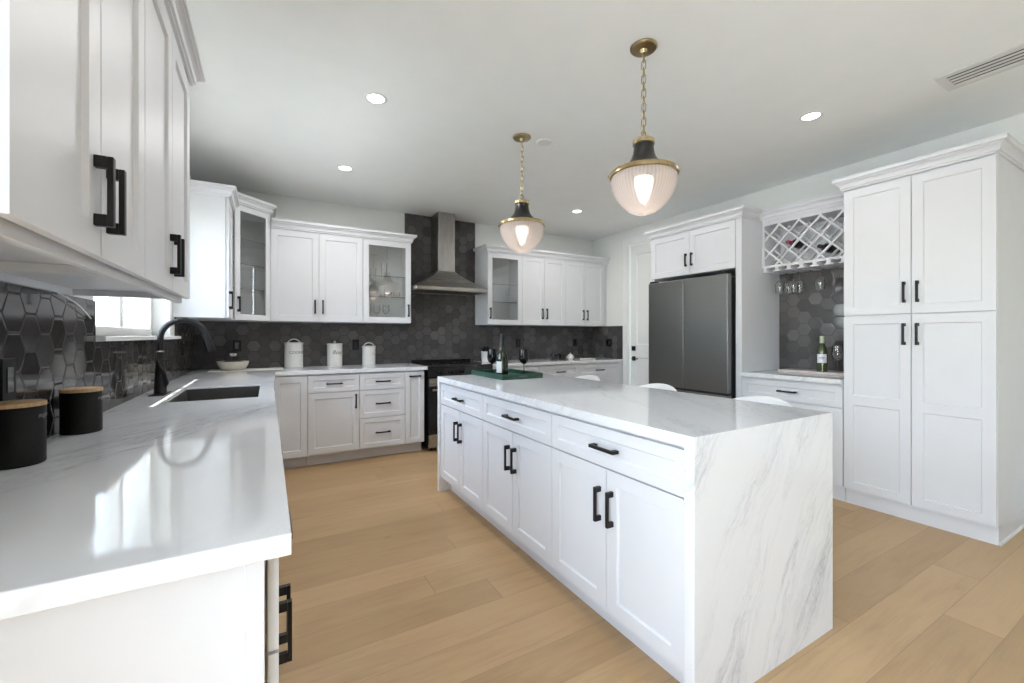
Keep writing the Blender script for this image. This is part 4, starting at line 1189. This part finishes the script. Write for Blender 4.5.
# wine niche: tray, bottle, glass
tag(MB().box(4.075, XR - 0.0125, 1.535, 2.190, H + .0004, H + .018).build('marble_board', MARBLE, bevel=.002), 'pink-beige stone board against the tiles under the wine rack', 'board')
zt2 = H + .0186
t = thing('wine_bottle', 'green bottle of white wine with pale label on the stone board', 'bottle', (4.13, 1.852, zt2))
MB().lathe(bottle_prof(), seg=36).build('body', PALEGLASS, t)
MB().lathe([(.0160, .240), (.0162, .304), (0, .305)], seg=24).build('foil', PALEFOIL, t)
lb = label_arc(t, .0386, .075, .150, PI * .80, PI * 1.45, LABELM)
label_arc(lb, .0389, .118, .122, PI * .95, PI * 1.30, INK, 'printed_line'); label_arc(lb, .0389, .108, .111, PI * 1.0, PI * 1.25, INK, 'printed_line')
wineglass((4.135, 1.738, zt2), 'clear wine glass beside the white wine bottle', GLASSW, 0.225, 0.043)

for i, (x, y, lab) in enumerate([(4.12, 2.195, 'clear stemmed glass hanging under the wine rack, nearest the fridge'), (4.21, 2.165, 'clear stemmed glass hanging second from the fridge side, set back'), (4.12, 2.075, 'clear stemmed glass hanging in the middle of the clustered glasses'),
                                 (4.21, 2.070, 'clear stemmed glass hanging, right end of the clustered glasses'), (4.12, 1.862, 'clear stemmed glass hanging alone under the wine rack')]):
    wineglass((x, y, Z0 - 0.0255 + 0.0), lab, GLASSW, 0.205, 0.040, 'stemware hanging below the wine rack', up=False, name='hanging_wine_glass')


def rack_bottle(y, z, label, foil, body):
    t = thing('stored_wine_bottle', label, 'bottle', (4.295, y, z), 0)
    t.rotation_euler = (0, -PI / 2, 0)
    MB().lathe([(r, zz * .95) for r, zz in bottle_prof()], seg=32).build('body', body, t)
    MB().lathe([(.0162, .210), (.0165, .289), (0, .290)], seg=24).build('foil', foil, t)


def cell_rest(x, zz, rad=0.0395):
    """centre of a bottle lying in the V of the lattice cell nearest to (x, zz)"""
    P_ = 0.166; hw_ = 0.009
    ka = math.floor((x - zz - 0.116) / P_); kb = math.floor((x + zz - 0.017) / P_)
    a = (ka + 1) * P_ + 0.116 - (rad + hw_) * math.sqrt(2); b = kb * P_ + 0.017 + (rad + hw_) * math.sqrt(2)
    return (a + b) / 2, (b - a) / 2


for (y, z), lab, fo in (((2.093, 2.047), 'dark wine bottle with a red cap in the wine rack', REDFOIL), ((1.792, 1.98), 'dark wine bottle with black cap in the wine rack, nearer the pantry', FOIL)):
    xx, zz = cell_rest(2.2985 - y, z - (Z0 + 0.022)); rack_bottle(2.2985 - xx, Z0 + 0.022 + zz, lab, fo, BLACKGLASS)

# glassware inside the left glass cabinet
def tumbler(x, y, z, r, h, label):
    o = MB().lathe([(0, 0), (r * .8, 0), (r * .85, .004), (r, h), (r - .002, h), (r * .8, .008), (0, .006)], (x, y, z), 28).build('glass_tumbler', GLASSW)
    return tag(o, label, 'glass', 'glassware in the left glass-door cabinet')


tumbler(1.13, 4.86, 1.8938, .035, .16, 'tall clear glass vase on the top shelf of the left glass cabinet')
tumbler(1.02, 4.88, 1.8938, .030, .10, 'short clear glass beside the vase on the cabinet top shelf')
tumbler(1.11, 4.84, 1.6688, .034, .13, 'tall clear glass on the cabinet middle shelf')
def candle(x, y, z, label):
    t = thing('votive_candle', label, 'candle', (x, y, z), 0, 'votives in the left glass-door cabinet')
    MB().lathe([(0, 0), (.022, 0), (.036, .02), (.040, .045), (.036, .060), (.034, .060), (.038, .045), (.033, .02), (0, .006)], seg=28).build('cup', GLASSW, t)
    MB().lathe([(0, .0075), (.019, .008), (.0315, .021), (.0355, .040), (0, .042)], seg=24).build('wax', PINK, t)
candle(1.16, 4.80, 1.6688, 'left pale votive in a round cup on the middle glass shelf')
candle(1.255, 4.80, 1.6688, 'right pale votive in a round cup on the middle glass shelf')
candle(0.985, 4.80, 1.6688, 'pale votive at the left end of the middle glass shelf')
for x, lab in ((0.955, 'clear stemmed glass at the left on the cabinet floor behind glass'), (1.05, 'clear stemmed glass standing in the centre of the cabinet floor behind glass'), (1.15, 'clear stemmed glass at the right on the cabinet floor behind glass')):
    wineglass((x, 4.86, UB + .0185), lab, GLASSW, 0.19, 0.040, 'stemmed glasses on the glass cabinet floor', name='stemmed_glass')
